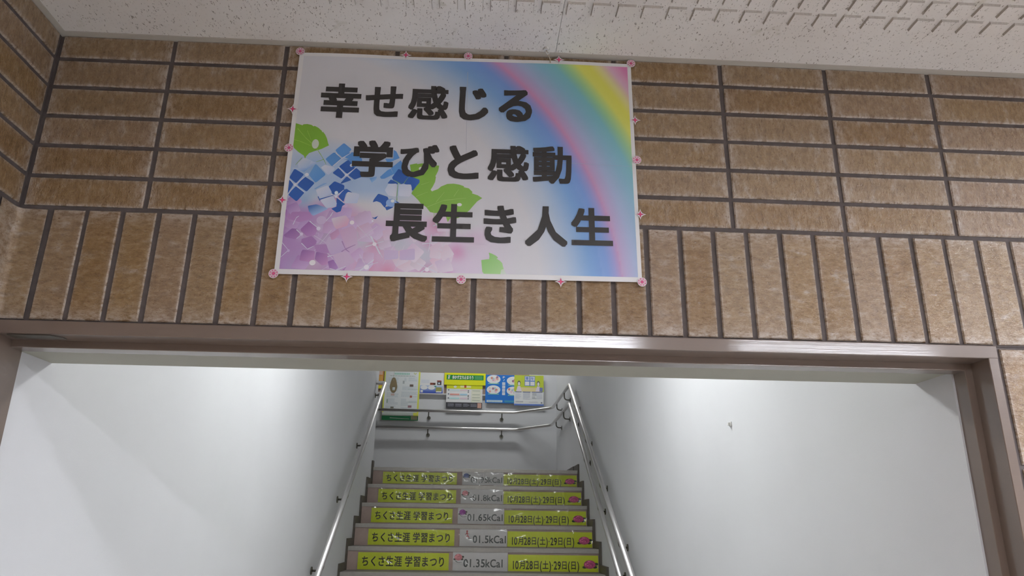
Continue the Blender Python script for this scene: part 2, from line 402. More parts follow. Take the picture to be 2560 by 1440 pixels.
# ------------------------------------------------------------------ ceiling: fissured boards with rows of raised squares
CX0, CP, CS, CY0 = .0003, .0505, .0362, -.1415
ceiling = empty('ceiling', (2.0, -2.0, CEILZ + ZO), kind='structure')
m = MB(); m.box(-.1, XR_ROOM+.1, -4.4, .1, CEILZ + .012, CEILZ + .05); m.build('plasterboard', M_ROOM, ceiling)
def board(x0, x1, y0, y1, plainb=False):
    m = MB(); g = .0004; x0 += g; x1 -= g; y0 += g; y1 -= g; zb = CEILZ + .0015; zr = zb - .005
    xs = [x0]; holes = []
    k = math.ceil((x0 - CX0 + .004)/CP)
    while CX0 + k*CP + CS < x1 - .003:
        xs += [CX0 + k*CP, CX0 + k*CP + CS]; k += 1
    xs.append(x1)
    ys = [y1]; yy = CY0
    while yy > y1 - .004: yy -= CP
    while yy - CS > y0 + .003:
        ys += [yy, yy - CS]; yy -= CP
    ys.append(y0)
    if plainb: xs = [x0, x1]; ys = [y1, y0]
    nx, ny = len(xs), len(ys)
    vs = [(x, y, zb) for y in ys for x in xs]; fs = []
    for j in range(ny-1):
        for i in range(nx-1):
            a = (j*nx+i, j*nx+i+1, (j+1)*nx+i+1, (j+1)*nx+i)
            if i % 2 == 1 and j % 2 == 1 and i < nx-2+1 and j < ny-2+1 and not plainb:
                o = len(vs)
                X0, X1, Y1, Y0 = xs[i], xs[i+1], ys[j], ys[j+1]; e = .0012
                vs += [(X0+e, Y1-e, zr), (X1-e, Y1-e, zr), (X1-e, Y0+e, zr), (X0+e, Y0+e, zr)]
                fs += [(o, o+1, o+2, o+3)] + [(a[q], a[(q+1) % 4], o+(q+1) % 4, o+q) for q in range(4)]
            else: fs.append(a)
    # edges and back
    o = len(vs); zt = CEILZ + .0118
    vs += [(x0, y1, zb), (x1, y1, zb), (x1, y0, zb), (x0, y0, zb), (x0, y1, zt), (x1, y1, zt), (x1, y0, zt), (x0, y0, zt)]
    fs += [(o, o+1, o+5, o+4), (o+1, o+2, o+6, o+5), (o+2, o+3, o+7, o+6), (o+3, o, o+4, o+7), (o+7, o+6, o+5, o+4)]
    m.add(vs, fs); o_ = m.build('ceiling_board', M_CEIL, ceiling); o_.data.materials.append(M_SIDE_SHADE)
    for p in o_.data.polygons:
        if abs(p.normal.z) < .6 and p.area < .0005: p.material_index = 1
    return o_
bx = [.006, 1.055, 2.873, 4.691, XR_ROOM - .002]
by = [-.006, -.592, -1.047, -1.501, -1.956, -2.41, -2.865, -3.319, -3.774, -4.39]
for i in range(len(bx)-1):
    for j in range(len(by)-1): board(bx[i], bx[i+1], by[j+1], by[j])
def trim(name, n, x0, x1, y0, y1):
    m = MB(); m.box(x0, x1, y0, y1, CEILZ - .0006, CEILZ + .0014); return tag(m.build(n, M_TRIM), kind='structure')
trim('', 'trim_1', -.002, XR_ROOM, -.0145, .004); trim('', 'trim_2', -.002, .0125, -4.4, -.0146)

# ------------------------------------------------------------------ steel door frame
XJL, XJR = .012, 1.908
fr = empty('door_frame', (.95, .03, 0), 'taupe painted steel frame around the stairway opening, under the tiled wall', 'door frame')
m = MB(); y0 = -.004; ZF = -.2571; ZS = ZF - .0145
def prism(m, prof, x0, x1):
    n = len(prof); vs = [(x0, y, z) for y, z in prof] + [(x1, y, z) for y, z in prof]
    m.add(vs, [tuple(range(n))[::-1], tuple(range(n, 2*n))] + [(i, (i+1) % n, n+(i+1) % n, n+i) for i in range(n)])
b_ = .0012
prism(m, [(y0+b_, -.2318), (y0, -.2318-b_), (y0, ZF+b_), (y0+b_, ZF), (.087, ZF), (.087, -.2318)], -.002, X1O)
prism(m, [(.0495, ZF-.0001), (.0495, ZS+.0008), (.0503, ZS), (.087, ZS), (.087, ZF-.0001)], XJL+.0002, XJR-.0152)
m.build('head', M_FRAME, fr)
m = MB()
def vprism(m, prof, z0, z1):
    n = len(prof); vs = [(x, y, z0) for x, y in prof] + [(x, y, z1) for x, y in prof]
    m.add(vs, [tuple(range(n))[::-1], tuple(range(n, 2*n))] + [(i, (i+1) % n, n+(i+1) % n, n+i) for i in range(n)])
vprism(m, [(X1O, y0+b_), (X1O, .087), (XJR-.0150, .087), (XJR-.0150, .0503), (XJR-.0142, .0495), (XJR, .0495), (XJR, y0+b_), (XJR+b_, y0), (X1O-b_, y0)], FLOOR, ZF)
m.build('jamb', M_FRAME, fr)
m = MB(); vprism(m, [(-.0019, y0), (XJL-b_, y0), (XJL, y0+b_), (XJL, .087), (-.0019, .087)], FLOOR, ZF); m.build('jamb', M_FRAME, fr)
m = MB(); prism(m, [(.002, ZF-.0002), (.002, ZF-.0022), (.03, ZF-.0022), (.03, ZF-.0002)], .03, .108)
m.add([(.108,.002,ZF-.0022),(.124,.02,ZF-.0022),(.124,.03,ZF-.0022),(.108,.03,ZF-.0022),(.108,.002,ZF-.0003),(.124,.02,ZF-.0003),(.124,.03,ZF-.0003),(.108,.03,ZF-.0003)],[(0,3,2,1),(4,5,6,7),(0,1,5,4),(1,2,6,5),(2,3,7,6)])
tag(m.build('hinge_plate', plain('dark_hinge_plate', rgb(96, 92, 84), .5, .3), fr), 'dark plate at the left end of the head')

# ------------------------------------------------------------------ stairwell
KS = 1.0
def XLy(y): return -.0021*y                       # the stairwell walls stand a touch out of square with the tiled wall
def XRy(y): return 1.889 - .0041*y
def sk(p, k): return tuple(CAMP[i] + (p[i]-CAMP[i])*k for i in range(3))
YT, ZT = CAMP.y + (5.4476-CAMP.y)*KS, CAMP.z + (-.0935-CAMP.z)*KS
TR, RI = .27058*KS, .16171*KS
YB = 7.22                                      # back wall of the landing
SX0, SX1 = .003, 1.853
XR = XRy(YB)
CEIL2 = 2.35
def slant(xa, xb, xc, xd, ya, yb, name):
    m = MB(); P = [(xa, ya), (xb, ya), (xd, yb), (xc, yb)]
    m.add([(x, y, FLOOR) for x, y in P] + [(x, y, CEIL2) for x, y in P], [(0, 3, 2, 1), (4, 5, 6, 7), (0, 1, 5, 4), (1, 2, 6, 5), (2, 3, 7, 6), (3, 0, 4, 7)])
    return tag(m.build(name, M_WALL), kind='structure')
slant(-.2, XLy(.0872), -.2, XLy(YT+.05), .0872, YT + .05, 'wall_stair_left')
slant(XRy(.0872), XRy(.0872)+.2, XRy(YB+.2), XRy(YB+.2)+.2, .0872, YB + .2, 'wall_stair_right')
m = MB(); m.box(-3.0, XR, YB, YB+.2, FLOOR, CEIL2); tag(m.build('wall_stair_back', M_WALL), kind='structure')
m = MB(); m.box(-3.1, -3.0, YT-1.6, YB+.2, FLOOR, CEIL2); m.box(-3.0, -.2, YT-1.7, YT-1.6, FLOOR, CEIL2); tag(m.build('wall_stair_far', M_WALL), kind='structure')
m = MB()
m.box(-.2, XR+.2, DW, 2.7, .80, .86)
m.add([(-.2,2.7,.80),(XR+.2,2.7,.80),(XR+.2,4.9,CEIL2),(-.2,4.9,CEIL2),(-.2,2.7,.86),(XR+.2,2.7,.86),(XR+.2,4.9,CEIL2+.06),(-.2,4.9,CEIL2+.06)],[(0,3,2,1),(4,5,6,7),(0,1,5,4),(1,2,6,5),(2,3,7,6),(3,0,4,7)])
m.box(-3.1, XR+.2, 4.9, YB+.2, CEIL2, CEIL2+.06); m.box(-3.1, -.2, YT-1.7, 4.9, CEIL2, CEIL2+.06)
tag(m.build('ceiling_stair', M_WALL), kind='structure')

stair = empty('staircase', (.93, 4.0, FLOOR + ZO), kind='structure')
for i in range(13):
    y = YT - i*TR; z = ZT - i*RI
    t = MB(); t.box(SX0, SX1, y, y + TR + .012 if i else y + .3, z - RI, z - .0022) ; st = t.build('step', M_RISER, stair)
    t = MB(); t.box(SX0, SX1, y + .045, (y + TR) if i else y + .3, z - .002, z); t.build('tread', M_TREAD, st)
    t = MB(); t.add([(x, yy, zz) for x in (SX0, SX1) for yy, zz in ((y-.007, z-.030), (y-.007, z-.003), (y-.004, z), (y+.0448, z), (y+.0448, z-.002), (y-.0002, z-.002), (y-.0002, z-.030))],
          [(0,1,2,3,4,5,6)[::-1], tuple(range(7, 14))] + [(k, (k+1) % 7, 7+(k+1) % 7, 7+k) for k in range(7)])
    t.build('nosing', M_NOSE, st)
    if i:
        b = MB(); b.box(SX0, SX1, y + TR + .0125, YT + .3, z - RI, z - .0025); b.build('infill', M_RISER, st)
m = MB(); m.box(-3.0, XR, YT + .301, YB, ZT - RI, ZT); m.box(-3.0, SX0, YT + .051, YT + .3, ZT - RI, ZT); m.box(-3.0, -.2, YT - 1.6, YT + .05, ZT - RI, ZT)
tag(m.build('landing', M_TREAD, stair), None)
# stepped dark skirting on both side walls
def skirting(xa, xb, rise):
    m = MB(); prof = []
    for i in range(12, -1, -1):
        y = YT - i*TR; z = ZT - i*RI
        prof.append((y - .035, z - RI + rise)); prof.append((y - .035, z + rise)) 
    n = len(prof); y_end = YT + .24 if xa > 1 else YT + .045
    top = prof + [(y_end, ZT + rise)]
    for (a, b2) in zip(top[:-1], top[1:]):
        if abs(a[0]-b2[0]) < 1e-6: continue
        m.box(xa, xb, a[0], b2[0], FLOOR, a[1])
    return m.build('skirting', M_SKIRT, stair)
skirting(-.02, SX0 - .0004, .055); skirting(SX1 + .0004, 1.895, .055)
m = MB(); m.box(XR-.012, XR-.0005, YT+.24, YB-.013, ZT, ZT+.055); m.box(-3.0, XR-.013, YB-.012, YB-.0005, ZT, ZT+.055); 
tag(m.build('baseboard_landing', M_SKIRT), kind='structure')
# ---- the poster's picture, in paper coordinates 0..1
ART_POLYS = [
('c9d0e0 9fbbdc', 1, [(0.0322, 0.4722), (0.0473, 0.4989), (0.0736, 0.4832), (0.073, 0.4696), (0.0605, 0.4465), (0.0368, 0.4454)]),
('6e9fd2 5b93cf', 1, [(0.0813, 0.4723), (0.1121, 0.4265), (0.0865, 0.3896), (0.0663, 0.4221)]),
('cfd6e6 6e9fd2', 0, [(0.0155, 0.4511), (0.0515, 0.4348), (0.0837, 0.4792), (0.068, 0.4829), (0.0573, 0.4531)]),
('5b93cf', 1, [(0.108, 0.4962), (0.1275, 0.5246), (0.1345, 0.5249), (0.1514, 0.5006), (0.1307, 0.4679), (0.1266, 0.4665)]),
('5b93cf', 1, [(0.1372, 0.5273), (0.1768, 0.5293), (0.1554, 0.5054)]),
('5b93cf', 1, [(0.1329, 0.537), (0.155, 0.5709), (0.1779, 0.5434), (0.1561, 0.5036)]),
('5b93cf', 1, [(0.1811, 0.5313), (0.2058, 0.5162), (0.2098, 0.484), (0.161, 0.5059)]),
('5b93cf', 1, [(0.1587, 0.4964), (0.1866, 0.5024), (0.2093, 0.5023), (0.2094, 0.4853), (0.1874, 0.4593), (0.1715, 0.4948)]),
('9fbbdc 6e9fd2', 0, [(0.084, 0.3619), (0.1074, 0.3884), (0.1186, 0.3878), (0.0869, 0.3598)]),
('5b93cf', 0, [(0.2976, 0.5483), (0.3058, 0.5411), (0.3164, 0.511), (0.2827, 0.4865), (0.2755, 0.5065), (0.2984, 0.5076)]),
('5b93cf', 0, [(0.2938, 0.4644), (0.3199, 0.501), (0.3269, 0.4836), (0.3316, 0.4386), (0.3019, 0.4372)]),
('5b93cf', 0, [(0.2641, 0.4229), (0.284, 0.4539), (0.2931, 0.4618), (0.3019, 0.4372), (0.2777, 0.4161), (0.2684, 0.4144)]),
('5b93cf 8db4dc', 0, [(0.2356, 0.4154), (0.2555, 0.425), (0.2545, 0.4125), (0.2427, 0.3959)]),
('1f5aa8 9fbbdc', 1, [(0.09, 0.2456), (0.0782, 0.258), (0.0723, 0.2859), (0.0952, 0.2934), (0.1278, 0.2774)]),
('1f5aa8', 1, [(0.006, 0.4081), (0.0242, 0.447), (0.0515, 0.4237), (0.0326, 0.3849)]),
('1f5aa8', 1, [(0.0543, 0.4137), (0.0831, 0.3873), (0.0641, 0.3488), (0.0373, 0.3763)]),
('1f5aa8', 1, [(0.0343, 0.3706), (0.0582, 0.3442), (0.0394, 0.3051), (0.014, 0.3345)]),
('1f5aa8', 1, [(0.0046, 0.3992), (0.0255, 0.3769), (0.0122, 0.3399), (0.0056, 0.3363)]),
('1f5aa8', 1, [(0.1715, 0.4948), (0.1916, 0.4595), (0.1719, 0.4327), (0.1478, 0.4642)]),
('1f5aa8', 1, [(0.1468, 0.4574), (0.1653, 0.4268), (0.1578, 0.4096), (0.1312, 0.4341)]),
('1f5aa8', 1, [(0.1958, 0.4597), (0.2161, 0.4337), (0.2165, 0.4247), (0.1942, 0.408), (0.1765, 0.4262)]),
('1f5aa8', 1, [(0.1712, 0.4203), (0.1846, 0.4053), (0.1589, 0.3885), (0.156, 0.3906)]),
('1f5aa8', 1, [(0.139, 0.3965), (0.1664, 0.38), (0.1662, 0.3579), (0.1543, 0.3463), (0.1381, 0.339), (0.1237, 0.3714)]),
('1f5aa8', 1, [(0.1661, 0.3601), (0.1741, 0.3649), (0.1917, 0.348), (0.1737, 0.3472), (0.1688, 0.3097), (0.1538, 0.3309)]),
('1f5aa8', 1, [(0.1486, 0.3241), (0.1735, 0.299), (0.1657, 0.2899), (0.1628, 0.2681), (0.1521, 0.2623), (0.1374, 0.2779), (0.1507, 0.2871), (0.1498, 0.3023)]),
('1f5aa8', 1, [(0.3151, 0.4604), (0.328, 0.451), (0.3462, 0.4268), (0.333, 0.3988), (0.3238, 0.3947), (0.3029, 0.4123), (0.2993, 0.4221)]),
('1f5aa8', 1, [(0.3477, 0.4269), (0.3588, 0.4249), (0.3779, 0.4133), (0.3753, 0.3983), (0.3621, 0.3705), (0.3567, 0.3677), (0.3537, 0.3874), (0.3331, 0.3963)]),
('1f5aa8', 1, [(0.2871, 0.3954), (0.2951, 0.4119), (0.3014, 0.4098), (0.3159, 0.398), (0.3145, 0.393)]),
('1f5aa8', 1, [(0.2635, 0.3476), (0.2888, 0.3352), (0.2924, 0.3232), (0.283, 0.2888), (0.2713, 0.3101), (0.2603, 0.3157), (0.2505, 0.3104), (0.2523, 0.3214)]),
('1f5aa8', 1, [(0.2844, 0.2912), (0.2936, 0.2941), (0.3075, 0.2922), (0.3031, 0.2872), (0.2896, 0.277)]),
('1f5aa8', 1, [(0.2954, 0.3258), (0.3078, 0.3239), (0.3238, 0.3112), (0.3084, 0.3093)]),
('1f5aa8', 0, [(0.2506, 0.246), (0.2563, 0.243), (0.2669, 0.252), (0.262, 0.2389), (0.2566, 0.2365)]),
('ccd2e2 bcc8e0', 1, [(0.0976, 0.4573), (0.1082, 0.4691), (0.1311, 0.4611), (0.1358, 0.4523), (0.1192, 0.4246)]),
('ccd2e2 bcc8e0', 1, [(0.1776, 0.3518), (0.2029, 0.3463), (0.2101, 0.3422), (0.2064, 0.3048), (0.1719, 0.3033)]),
('ccd2e2 bcc8e0', 1, [(0.1114, 0.3224), (0.1317, 0.3299), (0.1401, 0.3281), (0.15, 0.3001), (0.1466, 0.2869), (0.1236, 0.2794), (0.1066, 0.3091)]),
('ccd2e2 bcc8e0', 1, [(0.0899, 0.3566), (0.1205, 0.3779), (0.1334, 0.3476), (0.1034, 0.3177), (0.0987, 0.3263)]),
('c4d0e4 d2d6e4', 1, [(0.3201, 0.3908), (0.352, 0.3922), (0.3548, 0.38), (0.3543, 0.348), (0.3491, 0.3404), (0.3211, 0.3416)]),
('c4d0e4 d2d6e4', 1, [(0.2896, 0.3918), (0.3114, 0.3941), (0.3157, 0.3831), (0.3161, 0.3511), (0.3119, 0.3387), (0.2916, 0.3427), (0.2814, 0.3643)]),
('76a52c 7fb23a', 0, [(0.0048, 0.6563), (0.0143, 0.6556), (0.0247, 0.6511), (0.0326, 0.6474), (0.0348, 0.6525), (0.0461, 0.6543), (0.0578, 0.6508), (0.0645, 0.644), (0.0669, 0.6471), (0.0775, 0.6393), (0.0885, 0.6253), (0.0911, 0.6172), (0.0926, 0.6206), (0.0998, 0.6073), (0.1059, 0.589), (0.1102, 0.5686), (0.1133, 0.5585), (0.0936, 0.5412), (0.0742, 0.53), (0.0598, 0.5204), (0.0521, 0.5046), (0.0502, 0.4944), (0.0456, 0.5083), (0.0295, 0.5238), (0.0158, 0.5414), (0.0076, 0.5512), (0.0051, 0.6044)]),
('80b040 86b450', 0, [(0.3466, 0.4821), (0.3661, 0.4893), (0.367, 0.4856), (0.3803, 0.49), (0.4025, 0.4873), (0.4062, 0.4824), (0.4299, 0.4823), (0.4278, 0.4582), (0.4227, 0.4404), (0.4205, 0.434), (0.4222, 0.4304), (0.4204, 0.4078), (0.4147, 0.3877), (0.4089, 0.3726), (0.413, 0.3654), (0.4199, 0.3706), (0.4291, 0.376), (0.4382, 0.3888), (0.4552, 0.4007), (0.4724, 0.4027), (0.4882, 0.3997), (0.5024, 0.3929), (0.5025, 0.388), (0.5167, 0.3837), (0.5272, 0.3681), (0.5257, 0.3618), (0.5423, 0.3539), (0.555, 0.3422), (0.5411, 0.3268), (0.5289, 0.3043), (0.5198, 0.2869), (0.5107, 0.2744), (0.5031, 0.2644), (0.4879, 0.2517), (0.4678, 0.2508), (0.4604, 0.2337), (0.4536, 0.2623), (0.441, 0.2714), (0.4209, 0.2717), (0.41, 0.2749), (0.3986, 0.2962), (0.3826, 0.3125), (0.376, 0.3244), (0.3662, 0.3387), (0.3557, 0.3529), (0.3577, 0.3629), (0.3679, 0.3855), (0.3767, 0.4033), (0.3763, 0.4157), (0.3588, 0.4249), (0.349, 0.4344), (0.3498, 0.4595)]),
('8cc070 a6d090', 0, [(0.5765, 0.108), (0.5848, 0.1042), (0.5958, 0.0962), (0.6021, 0.088), (0.598, 0.0837), (0.6069, 0.0757), (0.6138, 0.0655), (0.616, 0.051), (0.6181, 0.0408), (0.6113, 0.0384), (0.6093, 0.0218), (0.6101, 0.0044), (0.5639, 0.0047), (0.5595, 0.0283), (0.5579, 0.053), (0.5562, 0.0759), (0.5699, 0.0795), (0.5781, 0.0809), (0.5787, 0.0934)]),
('c8d8c0 d4dcdc', 0, [(0.6181, 0.0408), (0.625, 0.0224), (0.6319, 0.0062), (0.6101, 0.0044), (0.6093, 0.0218), (0.6113, 0.0384)]),
('9a6cac b890c2', 1, [(0.0585, 0.1845), (0.0793, 0.2194), (0.0891, 0.2155), (0.1045, 0.1885), (0.0979, 0.1628), (0.0779, 0.1578)]),
('8e66a4 ab84b8', 1, [(0.0155, 0.1595), (0.0352, 0.1878), (0.0475, 0.1861), (0.0628, 0.1614), (0.0477, 0.1439), (0.0215, 0.1513)]),
('a47cb4', 1, [(0.0901, 0.1583), (0.1049, 0.1378), (0.103, 0.1252), (0.0841, 0.1036), (0.065, 0.1279), (0.0652, 0.1446)]),
('8e66a4 c498c4', 1, [(0.0709, 0.0999), (0.1021, 0.0959), (0.1028, 0.0628), (0.0996, 0.0503), (0.0643, 0.0572), (0.0675, 0.0904)]),
('8e66a4 c498c4', 1, [(0.1377, 0.0859), (0.1077, 0.092), (0.1055, 0.0629), (0.1257, 0.039), (0.1402, 0.0436)]),
('9268a8 ae8cc0', 1, [(0.1552, 0.0627), (0.1691, 0.0303), (0.1603, 0.0197), (0.1465, 0.0274), (0.1409, 0.0539)]),
('9a6cac b890c2', 1, [(0.0064, 0.2679), (0.0161, 0.2661), (0.0215, 0.2277), (0.004, 0.2441)]),
('c8b8d2 c0acd0', 1, [(0.1299, 0.1262), (0.1377, 0.156), (0.172, 0.1489), (0.1809, 0.1094), (0.1776, 0.0968), (0.1486, 0.0842)]),
('c8a8c8 ccb8d2', 1, [(0.1647, 0.1825), (0.199, 0.2052), (0.2095, 0.1886), (0.2165, 0.1297), (0.2089, 0.1189), (0.1903, 0.1119)]),
('ccb8d2 c8b4d0', 1, [(0.1528, 0.0813), (0.1882, 0.0993), (0.212, 0.0566), (0.189, 0.0352), (0.1732, 0.0284)]),
('d0ccd8 d4a8c4', 1, [(0.1501, 0.201), (0.1399, 0.2348), (0.1775, 0.2493), (0.1881, 0.2304), (0.1839, 0.2067), (0.156, 0.1917)]),
('b890b8 c8a0c4', 1, [(0.1396, 0.1687), (0.1602, 0.1908), (0.1654, 0.1698), (0.153, 0.1482), (0.145, 0.1457)]),
('a880b8', 1, [(0.1916, 0.0353), (0.1858, 0.0186), (0.1933, 0.0046), (0.1746, 0.0039), (0.1816, 0.0226)]),
('ac84b8 b890c2', 1, [(0.0317, 0.2582), (0.0781, 0.2602), (0.0881, 0.2326), (0.0537, 0.2162), (0.0227, 0.2299)]),
('b08abc', 1, [(0.1005, 0.1209), (0.1313, 0.1263), (0.1416, 0.0891), (0.1076, 0.0941)]),
('cbb6d6 c8bcd8', 1, [(0.333, 0.107), (0.3722, 0.1169), (0.3737, 0.071), (0.3344, 0.0695)]),
('cbb6d6 c8bcd8', 1, [(0.2908, 0.1074), (0.3276, 0.1068), (0.3288, 0.0735), (0.2925, 0.0679)])]
ART_LINES = [
('d6d8e4', 0.0022, [(0.0065, 0.4015), (0.0304, 0.376), (0.0589, 0.3442)]),
('d6d8e4', 0.0022, [(0.0101, 0.331), (0.0304, 0.376), (0.0595, 0.4196)]),
('d6d8e4', 0.0022, [(0.1466, 0.4596), (0.1708, 0.427), (0.1889, 0.4033)]),
('d6d8e4', 0.0022, [(0.1566, 0.4062), (0.1708, 0.427), (0.1957, 0.462)]),
('d6d8e4', 0.0022, [(0.1324, 0.3409), (0.1469, 0.3306), (0.172, 0.3011)]),
('d6d8e4', 0.0022, [(0.1469, 0.3306), (0.1661, 0.3601)]),
('1f5aa8', 0.0025, [(0.1007, 0.3154), (0.1396, 0.3358)]),
('1f5aa8', 0.002, [(0.0972, 0.3284), (0.1039, 0.309)]),
('d6d8e4', 0.002, [(0.1345, 0.5249), (0.1528, 0.5007), (0.1769, 0.527)]),
('d6d8e4', 0.0022, [(0.1308, 0.4656), (0.1528, 0.5007)]),
('8cb450', 0.0012, [(0.0417, 0.4987), (0.0257, 0.4651)]),
('8cb450', 0.0012, [(0.0894, 0.5227), (0.1025, 0.4937), (0.0821, 0.4814)]),
('8cb450', 0.0012, [(0.1025, 0.4937), (0.1108, 0.4714)]),
('d6d8e4', 0.0018, [(0.0367, 0.2048), (0.0442, 0.2351), (0.0506, 0.2418)]),
('d6d8e4', 0.0022, [(0.0806, 0.2216), (0.107, 0.1907)]),
('d6d8e4', 0.002, [(0.0477, 0.184), (0.0626, 0.1635), (0.0503, 0.1461)]),
('d6d8e4', 0.0015, [(0.0084, 0.1277), (0.0321, 0.0974), (0.0128, 0.0676)]),
('d6d8e4', 0.0018, [(0.065, 0.1279), (0.0828, 0.1035), (0.0981, 0.1166)]),
('d6d8e4', 0.0022, [(0.1193, 0.2125), (0.1366, 0.2454), (0.1424, 0.2629)]),
('d6d8e4', 0.0022, [(0.1384, 0.0745), (0.1541, 0.0813)]),
('d6d8e4', 0.0022, [(0.148, 0.0254), (0.165, 0.0077), (0.1902, 0.0373)]),
('a080b0', 0.0022, [(0.1738, 0.1406), (0.1851, 0.1075), (0.1965, 0.0954)]),
('a080b0', 0.0022, [(0.1749, 0.0967), (0.1851, 0.1075), (0.2112, 0.1274)]),
('d6d8e4', 0.002, [(0.2794, 0.0903), (0.2457, 0.173)]),
('d6d8e4', 0.002, [(0.2387, 0.119), (0.2866, 0.144)]),
('d6d8e4', 0.002, [(0.2641, 0.0669), (0.2268, 0.0038)]),
('d6d8e4', 0.002, [(0.228, 0.0192), (0.2628, 0.0513)]),
('d6d8e4', 0.002, [(0.4365, 0.0053), (0.3809, 0.0568)]),
('d6d8e4', 0.002, [(0.3936, 0.0099), (0.4241, 0.0522)]),
('d6d8e4', 0.002, [(0.417, 0.1779), (0.4107, 0.1058)]),
('d6d8e4', 0.002, [(0.393, 0.1377), (0.4347, 0.1457)]),
('d6d8e4', 0.002, [(0.4384, 0.2044), (0.4209, 0.2381)]),
('d6d8e4', 0.002, [(0.4199, 0.2143), (0.4394, 0.228)]),
('d6d8e4', 0.002, [(0.2516, 0.1648), (0.2867, 0.076)]),
('a8c878', 0.0012, [(0.4017, 0.2963), (0.4474, 0.3276), (0.5096, 0.3402)]),
('a8c878', 0.001, [(0.4259, 0.3193), (0.4481, 0.3645)]),
('a8c878', 0.001, [(0.4751, 0.346), (0.4886, 0.3787)]),
('a8c878', 0.001, [(0.3693, 0.3413), (0.4013, 0.3624)]),
('a8c878', 0.001, [(0.3817, 0.3936), (0.4048, 0.4071)]),
('7ab070', 0.0012, [(0.3238, 0.3947), (0.3029, 0.4123)]),
('7ab070', 0.0012, [(0.333, 0.3988), (0.3446, 0.4267)]),
('6aa060', 0.0015, [(0.3165, 0.3194), (0.3157, 0.3413), (0.3159, 0.398)]),
('a8c860', 0.0012, [(0.0197, 0.6321), (0.0452, 0.59), (0.0755, 0.5505), (0.1042, 0.491)]),
('a8c860', 0.001, [(0.0081, 0.5799), (0.0312, 0.5728), (0.0627, 0.5539)]),
('a8c860', 0.0008, [(0.0481, 0.6232), (0.0608, 0.5826)]),
('9cc46c', 0.0012, [(0.4204, 0.2814), (0.422, 0.2489), (0.4325, 0.217)]),
('b4b8c4', 0.0009, [(0.5035, 0.9323), (0.5048, 0.6934), (0.5069, 0.4862)]),
('a4b0c8', 0.0009, [(0.7481, 0.5142), (0.9985, 0.5038)])]
ART_GLOWS = [(0.0997, 0.0483, 0.03, 'e6e4f0', 0.9), (0.1069, 0.1928, 0.018, 'e0dcec', 0.7), (0.0626, 0.1635, 0.018, 'dcd4e8', 0.6), (0.1983, 0.2201, 0.02, 'f0e4ee', 0.8), (0.2626, 0.1315, 0.035, 'dd9cc4', 0.8), (0.2454, 0.0352, 0.035, 'dd98c0', 0.9), (0.3026, 0.0188, 0.035, 'e098bc', 0.9), (0.4088, 0.031, 0.04, 'dc9cca', 0.9), (0.4125, 0.1395, 0.03, 'dc9cca', 0.8), (0.4297, 0.2169, 0.035, 'dc9cc4', 0.8), (0.4886, 0.1088, 0.03, 'dc98c8', 0.8), (0.2246, 0.2148, 0.05, 'd4b8d0', 0.7), (0.19, 0.2219, 0.03, 'dca0c0', 0.7), (0.1366, 0.2454, 0.02, 'e4dce8', 0.5), (0.2279, 0.1469, 0.03, 'ccd4e0', 0.8), (0.3306, 0.1363, 0.04, 'ccd4e2', 0.8), (0.4003, 0.0887, 0.045, 'ccd4e2', 0.8), (0.0528, 0.0301, 0.04, 'b8a8d4', 0.7), (0.1067, 0.0219, 0.05, 'c8a4c8', 0.7), (0.5295, 0.1294, 0.03, 'd8d4e0', 0.5), (0.0595, 0.3136, 0.03, '8cb4e0', 0.7), (0.1797, 0.3917, 0.03, 'a4c0e4', 0.6), (0.0687, 0.4491, 0.03, '8cb4e0', 0.6), (0.0139, 0.4735, 0.03, 'c0cce0', 0.5), (0.4662, 0.0104, 0.02, 'dc98d8', 0.7), (0.5428, 0.1638, 0.03, 'dcc0d8', 0.5)]
ART_DROPS = [(0.0747, 0.5627, 0.01, 0.0218, 'ccd4c8'), (0.3787, 0.4659, 0.0062, 0.0079, 'd4dcd4'), (0.4914, 0.31, 0.007, 0.0074, 'dce0e0'), (0.1127, 0.2268, 0.0137, 0.0179, 'c8b8d4'), (0.301, 0.3099, 0.015, 0.0179, '90b0dc'), (0.3044, 0.3179, 0.0055, 0.0071, 'e0e8f4'), (0.1466, 0.3467, 0.005, 0.0079, 'd8e4f4'), (0.1817, 0.4706, 0.0045, 0.0071, 'd8e4f4'), (0.2565, 0.2376, 0.0014, 0.0022, 'd0d8e8'), (0.0599, 0.4228, 0.0055, 0.0079, 'dde0ea'), (0.0308, 0.3768, 0.004, 0.0063, 'dde0ea'), (0.1702, 0.4268, 0.004, 0.0063, 'dde0ea'), (0.147, 0.3304, 0.004, 0.0063, 'dde0ea'), (0.107, 0.1907, 0.0056, 0.008, 'e0dcec'), (0.2626, 0.1315, 0.0056, 0.008, 'e8e4f0'), (0.2454, 0.0352, 0.007, 0.01, 'e8e4f0'), (0.4088, 0.031, 0.0063, 0.0089, 'e8e4f0'), (0.0997, 0.0483, 0.0084, 0.0112, 'eceaf4'), (0.5338, 0.0191, 0.0001, 0.0002, 'ffffff'), (0.0625, 0.1656, 0.0045, 0.0067, 'dcd4e8'), (0.1969, 0.2201, 0.0063, 0.0089, 'f0e8f0'), (0.2528, 0.2288, 0.0028, 0.0045, 'e0e0ec'), (0.0322, 0.0953, 0.0037, 0.0058, 'c8b8d8')]
